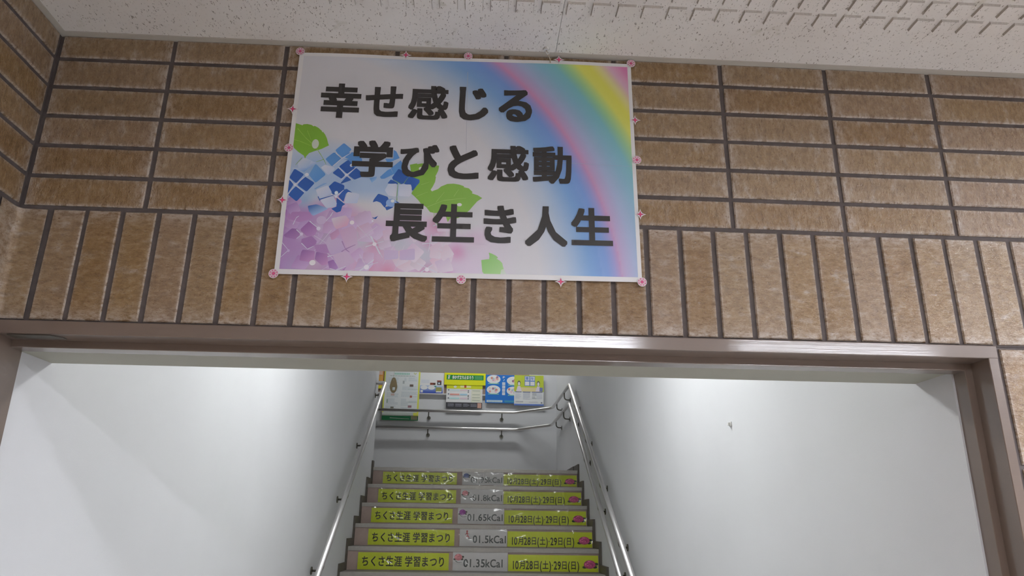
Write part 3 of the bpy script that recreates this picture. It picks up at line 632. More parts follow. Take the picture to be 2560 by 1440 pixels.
GLYPHS = [('幸', 0.0761, 0.1932, 0.6874, 0.8532, 0.03), ('せ', 0.2063, 0.315, 0.6996, 0.8483, 0.038), ('感', 0.3321, 0.4493, 0.6938, 0.8571, 0.022), ('じ', 0.4808, 0.5673, 0.6966, 0.8574, 0.038), ('る', 0.5981, 0.6968, 0.6959, 0.8501, 0.038), ('学', 0.1828, 0.2982, 0.4197, 0.5872, 0.03), ('び', 0.3178, 0.4287, 0.4259, 0.5754, 0.036), ('と', 0.4545, 0.5431, 0.4236, 0.5763, 0.038), ('感', 0.569, 0.6875, 0.4187, 0.5828, 0.022), ('動', 0.6987, 0.8117, 0.4141, 0.5848, 0.022), ('長', 0.2897, 0.4055, 0.1446, 0.3088, 0.028), ('生', 0.4184, 0.5349, 0.1481, 0.3117, 0.034), ('き', 0.5603, 0.6521, 0.1483, 0.3104, 0.036), ('人', 0.6767, 0.7948, 0.1395, 0.3125, 0.036), ('生', 0.8066, 0.9231, 0.1482, 0.3108, 0.034)]
STICKERS = [('flower', 0.0013, 1.0041, "the poster's top left corner"), ('flower', 0.5035, 1.0086, "the middle of the poster's top edge"), ('flower', 1.0006, 1.0021, "the poster's top right corner"), ('flower', 0.002, 0.5403, "the poster's left edge, beside the green leaf"), ('flower', 1.0032, 0.5344, "the middle of the poster's right edge"), ('flower', -0.0003, -0.0, "the poster's bottom left corner"), ('flower', 0.5025, -0.0063, "the middle of the poster's bottom edge"), ('flower', 0.9992, -0.0, "the poster's bottom right corner"), ('star', 0.3158, 1.0053, "the poster's top edge, left of its middle"), ('star', 0.779, 1.003, "the poster's top edge over the yellow band"), ('star', -0.0004, 0.7214, "the poster's left edge above the green leaf"), ('star', 0.0007, 0.3079, "the poster's left edge between blue and purple petals"), ('star', 1.0041, 0.722, "the poster's right edge at the yellow band"), ('star', 1.0045, 0.2885, "the poster's right edge, lower half"), ('star', 0.1949, -0.0059, "the poster's bottom edge, left of its middle"), ('star', 0.7746, -0.0064, "the poster's bottom edge, right of its middle")]
RAINBOW = (-0.0704,-0.0723,0.7546)
# ------------------------------------------------------------------ handrails
def arc(p, a, b, r, n=5):
    """round the corner at p between a and b"""
    p, a, b = Vector(p), Vector(a), Vector(b); u = (a-p).normalized(); v = (b-p).normalized()
    s, e = p + u*r, p + v*r; out = []
    for k in range(n+1):
        t = k/n; out.append((1-t)**2*s + 2*t*(1-t)*p + t*t*e)
    return out
def path(pts, r=.05):
    out = [Vector(pts[0])]
    for i in range(1, len(pts)-1): out += arc(pts[i], pts[i-1], pts[i+1], r)
    return out + [Vector(pts[-1])]
KR = 1.0
RR = .0172
def rail(name, label, pts, r=.05):
    P = path(pts, r); m = MB(); m.tube(P, RR, 16)
    o = m.build(name, M_STEEL, smooth=False)
    for p in o.data.polygons: p.use_smooth = len(p.vertices) == 4
    return tag(o, label, 'handrail', 'stainless handrails of the stairway')
def bracket(parent, top, wall, drop=.055, plate_n=(1, 0, 0)):
    """curved arm from under the rail to a round plate on the wall"""
    top, wall = Vector(top), Vector(wall); m = MB()
    a = top + Vector((0, 0, -RR*.6)); low = Vector((top.x, top.y, wall.z))
    m.tube([a] + arc(low, a, wall, min(.035, (a-low).length*.8), 5) + [wall], .0065, 8)
    n = Vector(plate_n)
    m.tube([wall - n*.006, wall - n*.0005], .022, 14)
    return m.build('bracket', M_BRACKET, parent)
rr = lambda p: sk(p, KR)
rb_ = lambda p: sk(p, .9692)
UZ, LZ = .722, .535
up = rail('handrail', 'upper stainless handrail on the right wall, turning along the back wall', [rr(p) for p in ((1.81, 2.55, -1.10), (1.81, 5.60, .728), (1.789, 6.93, .708))] + [rb_(p) for p in ((1.40, 7.42, .715), (-2.0, 7.42, .715))], .04)
lo = rail('handrail', 'lower stainless handrail on the right wall, turning along the back wall', [rr(p) for p in ((1.81, 2.55, -1.345), (1.81, 5.61, .545), (1.779, 6.93, .513))] + [rb_(p) for p in ((1.40, 7.42, .512), (-2.0, 7.42, .512))], .04)
kl = 1.0
sl = lambda p: sk(p, kl)
lf = rail('handrail', 'single stainless handrail on the left wall of the stairs', [sl(p) for p in ((-.75, 5.40, .64), (.07, 5.345, .655), (.07, 2.55, -1.115))], .035)
def on_line(p, q, y):
    t = (y - p[1])/(q[1]-p[1]); return tuple(p[i] + (q[i]-p[i])*t for i in range(3))
UA, UB = rr((1.81, 2.55, -1.10)), rr((1.81, 5.60, .728))
LA, LB = rr((1.81, 2.55, -1.345)), rr((1.81, 5.61, .545))
for y in (5.26, 4.62, 3.98, 3.34):
    t = on_line(UA, UB, y); bracket(up, t, (XRy(y+.05), y+.05, t[2]-.075))
    t = on_line(LA, LB, y+.1); bracket(lo, t, (XRy(y+.15), y+.15, t[2]-.075))
for y in (5.90, 6.58):
    t = rr((1.803, y+.06, .722)); bracket(up, t, (XRy(t[1]), t[1], t[2]-.085))
    t = rr((1.799, y+.1, .535)); bracket(lo, t, (XRy(t[1]), t[1], t[2]-.085))
for x in (.351, 1.227, -.55, -1.4):
    t = rb_((x, 7.42, .715)); bracket(up, t, (t[0], YB, t[2]-.075), plate_n=(0, 1, 0))
    t = rb_((x, 7.42, .512)); bracket(lo, t, (t[0], YB, t[2]-.075), plate_n=(0, 1, 0))
QA, QB = sl((.07, 2.55, -1.115)), sl((.07, 5.345, .655))
for y in (5.27, 4.42, 3.75, 3.10):
    t = on_line(QA, QB, y); bracket(lf, t, (XLy(y+.05), y+.05, t[2]-.075), plate_n=(-1, 0, 0))

# ------------------------------------------------------------------ lettering
_gc = {}
def glyph(ch):
    if ch not in _gc:
        c = bpy.data.curves.new('glyph', 'FONT'); c.body = ch; c.resolution_u = 3; c.size = 1
        o = bpy.data.objects.new('glyph', c); me = o.to_mesh()
        vs = [(v.co.x, v.co.y) for v in me.vertices]; fs = [tuple(p.vertices) for p in me.polygons]
        o.to_mesh_clear(); bpy.data.objects.remove(o); bpy.data.curves.remove(c); _gc[ch] = (vs, fs)
    return _gc[ch]
def put_glyph(m, ch, u0, u1, v0, v1, M, bold=0.0, col=None, nb=8):
    """fit one character into the box u0..u1, v0..v1; M maps (u, v) to space"""
    vs, fs = glyph(ch)
    if not vs: return
    a = np.array(vs); x0, y0 = a.min(0) - bold; x1, y1 = a.max(0) + bold
    sx = (u1-u0)/max(x1-x0, 1e-6); sy = (v1-v0)/max(y1-y0, 1e-6)
    q_ = 7 if nb > 8 else 2
    sh = [(0, 0)] if not bold else [(0, 0)] + [((i*2/q_-1)*bold, j*bold) for i in range(q_+1) for j in (1, -1)] + [(j*bold, (i*2/q_-1)*bold) for i in range(1, q_) for j in (1, -1)]
    for k, (dx, dy) in enumerate(sh):
        m.add([M(u0 + (x+dx-x0)*sx, v0 + (y+dy-y0)*sy, k*1e-6) for x, y in vs], fs, col)
ADV = {'(': .38, ')': .38, '.': .27, 'l': .27, '1': .5, 'k': .52, 'C': .64, 'a': .54, '·': .34, ' ': .3, '-': .42, '−': .6}
EMK = .98
def put_line(m, text, u0, u1, v0, v1, M, bold=0.0, col=None, adv=None):
    """a line of text stretched into a box, every character in its own cell"""
    ad = dict(ADV); ad.update(adv or {})
    wd = [ad.get(c, .56 if ord(c) < 128 else 1.0) for c in text]; tot = sum(wd); x = u0; H = v1 - v0
    for c, w_ in zip(text, wd):
        cw = (u1-u0)*w_/tot
        if c != ' ':
            vs, fs = glyph(c); a = np.array(vs)
            if ord(c) < 128 or c == '·':
                lo_, hi = (0, .74); y0, y1 = a[:,1].min(), a[:,1].max()
            else: lo_, hi = (-.10, .84); y0, y1 = a[:,1].min(), a[:,1].max()
            g = np.ptp(a[:,0]) + 2*bold; uw = min(cw*.98, g*(u1-u0)/tot*(EMK if ord(c) > 127 else 1.06)); uc = x + cw/2
            put_glyph(m, c, uc-uw/2, uc+uw/2, v0 + (y0-lo_)/(hi-lo_)*H, v0 + (y1-lo_)/(hi-lo_)*H, M, bold, col)
        x += cw
def poly(m, pts, M, col, lay=0.0, rnd=0):
    """flat print: a polygon, corners optionally rounded; col may be two colours run from left to right"""
    p = [tuple(q) for q in pts]
    if rnd:
        cx_, cy_ = sum(a[0] for a in p)/len(p), sum(a[1] for a in p)/len(p); p = [(cx_+(a[0]-cx_)*1.05, cy_+(a[1]-cy_)*1.05) for a in p]
        q = []; n = len(p)
        for i in range(n):
            a, b, c = p[i-1], p[i], p[(i+1) % n]; k = .14
            s_, e = [(b[j]+(a[j]-b[j])*k) for j in (0, 1)], [(b[j]+(c[j]-b[j])*k) for j in (0, 1)]
            for t in (0, .35, .65, 1): q.append(tuple((1-t)**2*s_[j] + 2*t*(1-t)*b[j] + t*t*e[j] for j in (0, 1)))
        p = q
    tris = tessellate_polygon([[Vector((x, y, 0)) for x, y in p]])
    if isinstance(col[0], (tuple, list)):
        a = np.array(p); t = (a[:,0]-a[:,0].min())/max(1e-6, np.ptp(a[:,0])) *.5 + (a[:,1].max()-a[:,1])/max(1e-6, np.ptp(a[:,1]))*.5
        t = (t-t.min())/max(1e-6, np.ptp(t)); cs = [tuple(col[0][k]*(1-x)+col[1][k]*x for k in range(3)) for x in t]
    else: cs = [col]*len(p)
    o = len(m.v); m.v += [M(x, y, lay) for x, y in p]
    A = M(*p[0], lay); 
    for t3 in tris:
        a, b, c = (Vector(m.v[o+k]) for k in t3)
        nrm = (b-a).cross(c-a); f = list(t3) if nrm.y < 0 else list(t3)[::-1]
        m.f.append([o+k for k in f]); m.c.append([cs[k] for k in f])
def stroke(m, pts, wd, M, col, lay, asp=1.0):
    for a, b in zip(pts[:-1], pts[1:]):
        dx, dy = b[0]-a[0], (b[1]-a[1])*asp; L = math.hypot(dx, dy) or 1; nx, ny = -dy/L*wd/2, dx/L*wd/2/asp
        poly(m, [(a[0]+nx, a[1]+ny), (a[0]-nx, a[1]-ny), (b[0]-nx*.5, b[1]-ny*.5), (b[0]+nx*.5, b[1]+ny*.5)], M, col, lay)
def disc(m, u, v, ru, rv, M, col, lay, n=20, start=0):
    poly(m, [(u+ru*math.cos(2*math.pi*k/n+start), v+rv*math.sin(2*math.pi*k/n+start)) for k in range(n)], M, col, lay)

# ------------------------------------------------------------------ the poster
PC = [(.5035, .3775), (1.2215, .3850), (1.2255, -.1215), (.5060, -.1265)]       # paper corners on the wall: tl, tr, br, bl
PW, PH = .7185, .5055
def wave(u, v):
    return -.0042 - .0011*math.sin(2.1*u + 4.2*v) - .0006*math.cos(7*u*(.6+.4*v) + 1) - .0016*max(0, v-.93)/.07*abs(math.sin(u*9.4))
def MP(u, v, lay=0.0):
    x = (PC[3][0]*(1-u) + PC[2][0]*u)*(1-v) + (PC[0][0]*(1-u) + PC[1][0]*u)*v
    z = (PC[3][1]*(1-u) + PC[2][1]*u)*(1-v) + (PC[0][1]*(1-u) + PC[1][1]*u)*v
    z += .0016*math.sin(u*11)*max(0, v-.9)*10*.5
    return (x, wave(u, v) - lay, z)
def srgb_mix(stops, d):
    if d <= stops[0][0]: return stops[0][1]
    for (a, c), (b, e) in zip(stops[:-1], stops[1:]):
        if d <= b:
            t = (d-a)/(b-a); return tuple(c[k]*(1-t)+e[k]*t for k in range(3))
    return stops[-1][1]
def h255(h): return tuple(int(h[i:i+2], 16)/255 for i in (0, 2, 4))
WHT = (.875, .88, .905)
S_RB = [(-.160, WHT), (-.110, (.76, .83, .92)), (-.060, (.50, .69, .91)), (-.028, (.47, .63, .90)), (-.012, (.64, .62, .86)), (0, (.84, .59, .78)), (.010, (.78, .66, .84)), (.030, (.68, .73, .88)),
        (.060, (.55, .76, .86)), (.084, (.50, .78, .82)), (.104, (.66, .86, .62)), (.124, (.90, .92, .42)), (.142, (.91, .91, .36)), (.160, (.91, .88, .62)), (.176, (.90, .74, .82)), (.200, (.89, .55, .75)), (.23, (.86, .46, .70))]
def background(u, v):
    x, y = u*PW, v*PH; d = math.hypot(x-RAINBOW[0], y-RAINBOW[1]) - RAINBOW[2]
    c = srgb_mix(S_RB, d*1.0)
    if d > 0: q = .45*max(0, 1 - v/.75); c = tuple(c[k]*(1-q) + (.72, .80, .92)[k]*q for k in range(3))
    elif d > -.04: q = .25*max(0, 1 - v/.75); c = tuple(c[k]*(1-q) + (.62, .74, .93)[k]*q for k in range(3))
    # lilac blossom in the lower left, blue wash above it
    def blend(c, c2, t): t = max(0, min(1, t)); return tuple(c[k]*(1-t)+c2[k]*t for k in range(3))
    sm = lambda a, b, t: max(0, min(1, (t-a)/(b-a)))
    edge = .335 - .28*u - .03*math.sin(u*30)                       # upper limit of the lilac part
    lil = (1-sm(edge-.02, edge+.03, v))*(1-sm(.52, .66, u))
    pc = srgb_mix([(0, (.72, .56, .80)), (.12, (.78, .64, .84)), (.22, (.87, .76, .90)), (.4, (.90, .84, .93)), (.6, (.90, .84, .93))], u)
    c = blend(c, pc, lil)
    bl = sm(.30, .36, v)*(1-sm(.50, .60, v + .25*abs(u-.12)))*(1-sm(.30, .40, u))
    c = blend(c, (.66, .78, .93), bl*.85)
    for (gu, gv, r, col, s) in ART_GLOWS:
        q = ((u-gu)*PW)**2 + ((v-gv)*PH)**2; rr2 = (r*.62)**2
        if q < rr2*6: c = blend(c, h255(col), s*math.exp(-q/rr2*1.2))
    return tuple(lin(k) for k in c)
poster = empty('poster', (.864, -.004, -.1265 + ZO), 'large hydrangea and rainbow poster with black Japanese writing, taped to the tiled wall', 'poster')
m = MB(); n1, n2 = 36, 26; G = [[MP(i/n1, j/n2, 0) for i in range(n1+1)] for j in range(n2+1)]
vs = [p for r in G for p in r]; fs = [(j*(n1+1)+i, j*(n1+1)+i+1, (j+1)*(n1+1)+i+1, (j+1)*(n1+1)+i) for j in range(n2) for i in range(n1)]
nv = len(vs); bk = [(x, y+.0003, z) for x, y, z in vs]
rim = [i for i in range(n1+1)] + [j*(n1+1)+n1 for j in range(1, n2+1)] + [n2*(n1+1)+i for i in range(n1-1, -1, -1)] + [j*(n1+1) for j in range(n2-1, 0, -1)]
fs2 = [tuple(nv+k for k in f)[::-1] for f in fs] + [(rim[(k+1) % len(rim)], rim[k], nv+rim[k], nv+rim[(k+1) % len(rim)]) for k in range(len(rim))]
pw_ = (lin(.93), lin(.93), lin(.935))
m.add(vs + bk, fs + fs2, pw_); m.build('paper', M_POSTER, poster)
m = MB(); n1, n2 = 200, 140; U0, U1, V0, V1 = .013, .989, .020, .984
P_ = [[(U0+(U1-U0)*i/n1, V0+(V1-V0)*j/n2) for i in range(n1+1)] for j in range(n2+1)]
CC = [[background(*q) for q in r] for r in P_]
m.v = [MP(*q, .00022) for r in P_ for q in r]
for j in range(n2):
    for i in range(n1):
        m.f.append((j*(n1+1)+i, j*(n1+1)+i+1, (j+1)*(n1+1)+i+1, (j+1)*(n1+1)+i)); m.c.append([CC[j][i], CC[j][i+1], CC[j+1][i+1], CC[j+1][i]])
m.build('printed_background', M_POSTER, poster)
def clampuv(q): return (min(U1, max(U0, q[0])), min(V1, max(V0, q[1])))
def vivid(h):
    c = h255(h); g = sum(c)/3; c = [max(0, min(1, (g + (k-g)*1.12)*1.07)) for k in c]; return tuple(lin(k) for k in c)
m = MB(); k = 0; leaf = MB()
for cols, rnd, pts in ART_POLYS:
    if cols in ('8cc070 a6d090', 'c8d8c0 d4dcdc'):
        poly(leaf, [clampuv(q) for q in pts], MP, [vivid(h) for h in cols.split()], .00034 + k*4e-6, 0); k += 1; continue
    cs = [vivid(h) for h in cols.split()]; pts = [clampuv(q) for q in pts]
    poly(m, pts, MP, cs[0] if len(cs) == 1 else cs, .00034 + k*4e-6, 2 if rnd else 0); k += 1
# further petals, softly printed
rp = random.Random(11)
for q in range(46):
    u = rp.uniform(.02, .50); v = rp.uniform(.03, .34 - .25*u)
    if v < .03: continue
    sz = rp.uniform(.020, .029); an = rp.uniform(0, 1.57); t = min(1, u/.35)
    c1 = tuple(lin(a_*(1-t)+b_*t + rp.uniform(-.03, .03)) for a_, b_ in zip((.66, .50, .74), (.90, .80, .90)))
    c2 = tuple(lin(min(.95, a_*(1-t)+b_*t + .05)) for a_, b_ in zip((.76, .62, .82), (.88, .84, .93)))
    pts = [(u + sz*math.cos(an + k2*math.pi/2), v + sz*1.42*math.sin(an + k2*math.pi/2)) for k2 in range(4)]
    poly(m, [clampuv(z) for z in pts], MP, [c1, c2], .00026 + q*1e-6, 1)
    if q % 6 == 0:
        for b2 in (0, 1): stroke(m, [clampuv((u + .04*math.cos(an+b2*1.57), v + .055*math.sin(an+b2*1.57))), clampuv((u - .04*math.cos(an+b2*1.57), v - .055*math.sin(an+b2*1.57)))], .0016, MP, tuple(lin(z) for z in (.88, .86, .93)), .00032 + q*1e-6, .65)
for col, wd, pts in ART_LINES:
    stroke(m, [clampuv(q) for q in pts], wd*1.3, MP, vivid(col), .00034 + k*4e-6, .65); k += 1
for (u, v, ru, rv, col) in ART_DROPS:
    disc(m, u, v, ru, rv, MP, vivid(col), .00034 + k*4e-6, 14); k += 1
m.build('printed_flowers', M_POSTER, poster)['kind'] = 'stuff'; leaf.build('printed_leaf', M_POSTER, poster)
for a_, b_2, lab in ((0, 5, 'top line'), (5, 10, 'middle line'), (10, 15, 'bottom line')):
    m = MB()
    for (ch, u0, u1, v0, v1, th) in GLYPHS[a_:b_2]: put_glyph(m, ch, u0, u1, v0, v1, lambda a, b, l: MP(a, b, .00125 + l), th*(1.1 if th < .033 else .74) + .003, nb=16)
    tag(m.build('lettering', M_INK, poster), lab + ' of heavy black lettering')

# stickers along the poster's edge
M_STICK = print_mat('sticker_print', .35)
pink, rose, wh = tuple(lin(k) for k in (.86, .30, .52)), tuple(lin(k) for k in (.93, .62, .76)), (.82, .80, .82)
for kind, u, v, where in STICKERS:
    c = MP(u, v, 0); R0 = .0094
    def MS(a, b, lay=0.0, c=c): return (c[0] + a, c[1] - .0018 - lay, c[2] + b)
    m = MB(); n = 24
    if kind == 'flower': out = [(R0*math.cos(2*math.pi*q/n), R0*math.sin(2*math.pi*q/n)) for q in range(n)]
    else:
        out = []; RS = .0122
        for q4 in range(4):
            for t in (0, .2, .4, .5, .6, .8):
                a_ = (1-t)**2*RS + 2*t*(1-t)*.0016; b_3 = t*t*RS + 2*t*(1-t)*.0016; ca, sa = math.cos(q4*math.pi/2), math.sin(q4*math.pi/2)
                out.append((a_*ca - b_3*sa, a_*sa + b_3*ca))
    poly(m, out, MS, wh, .0)
    o_ = len(m.v); m.v += [(MS(a, b)[0], MS(a, b)[1] + .0005, MS(a, b)[2]) for a, b in out]; 
    for q in range(n): m.f.append((q, (q+1) % n, o_+(q+1) % n, o_+q)); m.c.append(wh)
    nm = 'flower_sticker' if kind == 'flower' else 'star_sticker'
    base = m.build(nm, M_STICK)
    tag(base, ('round white sticker with a pink flower on ' if kind == 'flower' else 'small pink four pointed star sticker on ') + where, 'sticker', 'pink stickers round the poster')
    m = MB()
    if kind == 'flower':
        disc(m, 0, 0, R0*.86, R0*.86, MS, tuple(lin(k) for k in (.86, .42, .60)), .00012)
        for q in range(8):
            a = q*math.pi/4; ca, sa = math.cos(a), math.sin(a); pet = []
            for t in range(10):
                b = 2*math.pi*t/10; ex, ey = R0*.56 + R0*.26*math.cos(b), R0*.17*math.sin(b); pet.append((ex*ca-ey*sa, ex*sa+ey*ca))
            poly(m, pet, MS, pink if False else wh, .00022)
            pet = []
            for t in range(8):
                b = 2*math.pi*t/8; ex, ey = R0*.50 + R0*.13*math.cos(b), R0*.045*math.sin(b); pet.append((ex*ca-ey*sa, ex*sa+ey*ca))
            poly(m, pet, MS, pink, .00032)
        for q in range(8):
            a = (q+.5)*math.pi/4; poly(m, [(R0*.18*math.cos(a+.5), R0*.18*math.sin(a+.5)), (R0*.18*math.cos(a-.5), R0*.18*math.sin(a-.5)), (R0*.5*math.cos(a), R0*.5*math.sin(a))], MS, pink, .0003)
        disc(m, 0, 0, R0*.22, R0*.22, MS, pink, .00042, 10); disc(m, 0, 0, R0*.08, R0*.08, MS, rose, .0005, 8)
    else:
        pts = []
        for q in range(8):
            a = q*math.pi/4 + math.pi/2; r2 = .0080 if q % 2 == 0 else .0026; pts.append((r2*math.cos(a), r2*math.sin(a)))
        poly(m, pts, MS, tuple(lin(k) for k in (.80, .22, .44)), .00012)
        disc(m, 0, 0, .0026, .0026, MS, tuple(lin(k) for k in (.92, .32, .50)), .0002, 8)
    m.build('motif', M_STICK, base)

# ------------------------------------------------------------------ banners on the stair risers
def kb(x): return CAMP.x + (x-CAMP.x)*KS
ICON = {0: ('2c4a94', 0), 1: ('e08a90', 1), 2: ('9a3aa0', 1), 3: ('c03038', 2), 4: ('e08a90', 1)}
ordn = ['topmost', 'second from top', 'third from top', 'fourth from top', 'fifth from top']
LBX = [(.094, .758), (.096, .762), (.084, .744), (.107, .772), (.080, .743)]
MBX = [(.806, 1.178), (.803, 1.168), (.788, 1.166), (.813, 1.181), (.772, 1.176)]
RBX = [(1.181, 1.846), (1.1715, 1.845), (1.1695, 1.845), (1.1845, 1.849), (1.1795, 1.848)]
KC = ['01.95kCal', '01.8kCal', '01.65kCal', '01.5kCal', '01.35kCal']
YEL, BLK, GRY = hexc('dcea22'), hexc('1c1c14'), hexc('545a58')
def sheet(x0, x1, z0, z1, y, name, label, cat, group, paper, draw, film_top=.010):
    """a laminated paper strip on a riser"""
    x0, x1 = kb(x0), kb(x1); t = empty(name, ((x0+x1)/2, y, z0 + ZO), label, cat, group)
    m = MB(); m.box(x0, x1, y-.0016, y-.0012, z0, z1, paper); m.build('paper', M_LAMINATE, t)
    m = MB(); M = lambda a, b, l=0.0: (x0 + (x1-x0)*a, y - .0018 - l, z0 + (z1-z0)*b)
    m2 = MB(); draw(m, m2, M); m.build('lettering', M_LAMINATE, t)
    if m2.v: m2.build('printed_flower', M_LAMINATE, t)
    m = MB(); n = 14; rnd = random.Random(int(x0*1000)+int(z0*1000)); a0, a1, b0, b1 = x0-.006, x1+.004, z0-.003, z1+film_top
    vs = []; q = [[rnd.uniform(0, .0035) for _ in range(n+1)] for _ in range(4)]
    for j in range(4):
        for i in range(n+1): vs.append((a0+(a1-a0)*i/n, y-.0032-q[j][i], b0+(b1-b0)*j/3))
    m.add(vs, [(j*(n+1)+i, j*(n+1)+i+1, (j+1)*(n+1)+i+1, (j+1)*(n+1)+i) for j in range(3) for i in range(n)])
    m.build('laminate_film', M_FILM, t, smooth=True)
def flower(m, M, u, v, r, asp, col, dark, lay=.0002):
    rnd = random.Random(3); dk, cl = hexc(dark), hexc(col)
    for a in (-2.5, -.6, .1): disc(m, u + r*1.05*math.cos(a), v + r*asp*.95*math.sin(a), r*.42, r*asp*.3, M, hexc('3a4434'), lay, 8)
    disc(m, u, v, r, r*asp*.9, M, dk, lay+.0001, 16)
    for k in range(26):
        a, q = rnd.uniform(0, 6.28), r*.82*math.sqrt(rnd.random()); s_ = r*rnd.uniform(.12, .2)
        disc(m, u+q*math.cos(a), v+q*asp*.9*math.sin(a), s_, s_*asp, M, cl if k % 3 else tuple(min(1, c*1.5+.05) for c in cl), lay+.0002+k*4e-6, 6)
for i in range(5):
    y = YT - i*TR; zt = ZT - i*RI
    zb0 = [-.142, -.149, -.153, -.157, -.158][i]*KS
    def dl(m, m2, M): put_line(m, 'ちくさ生涯 学習まつり', .035, .965, .17, .80, M, .016, BLK)
    sheet(*LBX[i], zt+zb0, zt-.040, y, 'yellow_banner', 'yellow strip lettered ちくさ生涯 学習まつり on the left of the %s riser' % ordn[i], 'banner', 'left yellow banners on the stairs', YEL, dl)
    col, kd = ICON[i]
    def dm(m, m2, M):
        dash = i in (1, 2, 3)
        put_line(m, KC[i], (.20, .27, .20, .27, .19)[i], (.985, .985, .985, .99, .92)[i], .20, .66, M, .013, GRY)
        if dash: poly(m, [((.2, .20, .14, .18)[i], .42), ((.2, .255, .19, .25)[i], .42), ((.2, .255, .19, .25)[i], .455), ((.2, .20, .14, .18)[i], .455)], M, GRY, .0001)
        asp = .372/.115
        if kd == 2:
            R_ = hexc('b83038'); disc(m2, .155, .86, .018, .05, M, R_, .0002, 8)
            for pts in (((.15, .82), (.17, .60)), ((.17, .60), (.205, .46)), ((.16, .60), (.13, .48)), ((.15, .76), (.20, .70)), ((.15, .76), (.12, .66))): stroke(m2, pts, .022, M, R_, .0002, asp/3)
            poly(m2, [(.19, .43), (.24, .43), (.24, .47), (.19, .47)], M, GRY, .0002)
        else:
            flower(m2, M, .10, .72, .072, 2.7, col, col, .0002)
            stroke(m2, ((.05, .52), (.10, .42), (.17, .46)), .02, M, hexc('4a5248'), .0004, asp/3)
    sheet(*MBX[i], zt+zb0-.002, zt-.030, y, 'calorie_strip', 'white strip reading %s on the %s riser' % (KC[i], ordn[i]), 'banner', 'white calorie strips on the stairs', hexc('dedcda'), dm, .004)
    def dr_(m, m2, M):
        put_line(m, '10月28日(土)·29日(日)', .04, .79, .12, .66, M, .014, BLK, {'月': 1.0, '日': 1.0, '土': 1.0})
        flower(m2, M, .905, .45, .066, 4.4, 'e25c92', 'c04078')
    sheet(*RBX[i], zt+zb0, zt-.044, y, 'yellow_banner', 'yellow strip dated 10月28日(土)·29日(日) on the right of the %s riser' % ordn[i], 'banner', 'right yellow banners on the stairs', YEL, dr_, .014)
def hexg(h):
    return tuple(min(.86, c*1.5) for c in hexc(h))
# ------------------------------------------------------------------ notice board and papers on the back wall
KB = (YB - CAMP.y)/(7.5 - CAMP.y)
bx_ = lambda x: CAMP.x + (x-CAMP.x)*KB
bz_ = lambda z: CAMP.z + (z-CAMP.z)*KB
board_ = empty('notice_board', (.5, YB, bz_(.92)+ZO), 'taupe cloth notice board with a white rim behind the papers on the back wall', 'notice board')
m = MB(); m.box(bx_(-.9), bx_(1.56), YB-.018, YB-.0005, bz_(.935), bz_(1.75)); m.build('cloth_panel', M_BOARD, board_)
m = MB(); x0, x1, z0, z1 = bx_(-.915), bx_(1.575), bz_(.918), bz_(1.765)
for q in ((x0, x1, z0, z0+.017), (x0, x1, z1-.017, z1), (x0, x0+.016, z0+.017, z1-.017), (x1-.016, x1, z0+.017, z1-.017)): m.box(q[0], q[1], YB-.026, YB-.0005, q[2], q[3])
m.build('rim', M_WHITE, board_)
def sheet2(X0, X1, Z0, Z1, off, name, label, col, draw, cat='poster'):
    kk = (YB - off - CAMP.y)/(YB - CAMP.y)
    X0, X1, Z0, Z1 = [CAMP.x + (bx_(q)-CAMP.x)*kk for q in (X0, X1)] + [CAMP.z + (bz_(q)-CAMP.z)*kk - .008 for q in (Z0, Z1)]; y = YB - off
    t = empty(name, ((X0+X1)/2, y, Z0+ZO), label, cat, 'papers pinned to the back wall')
    m = MB(); m.box(X0, X1, y-.0012, y, Z0, Z1, hexg(col)); m.build('paper', M_PRINT, t)
    m = MB(); M = lambda a, b, l=0.0: (X0+(X1-X0)*a, y-.0018-l, Z0+(Z1-Z0)*b); draw(m, M); m.build('printing', M_PRINT, t); return t
def rect(m, M, a0, a1, b0, b1, col, lay=.0): poly(m, [(a0, b0), (a1, b0), (a1, b1), (a0, b1)], M, hexg(col) if isinstance(col, str) else col, lay)
def lines(m, M, a0, a1, b0, b1, n, col='9aa4a6', seed=1, lay=.0006):
    r = random.Random(seed); h = (b1-b0)/n
    for k in range(n):
        x = a0
        e = a1 - (a1-a0)*r.choice((0, 0, .05, .3))
        while x < e:
            w_ = (a1-a0)*r.uniform(.06, .14); rect(m, M, x, min(e, x+w_*.85), b1-(k+.7)*h, b1-(k+.3)*h, col, lay); x += w_
# orange leaflet cut by the corner of the left wall
def d0(m, M): rect(m, M, .05, .95, .55, .98, 'dca898', .0003); rect(m, M, 0, 1, 0, .12, 'c8c42c', .0003); rect(m, M, .3, .95, .2, .5, 'd09a50', .0004)
sheet2(-.46, -.224, .99, 1.30, .0275, 'leaflet', 'orange leaflet half hidden by the corner of the left stair wall', 'd08a48', d0, 'leaflet')
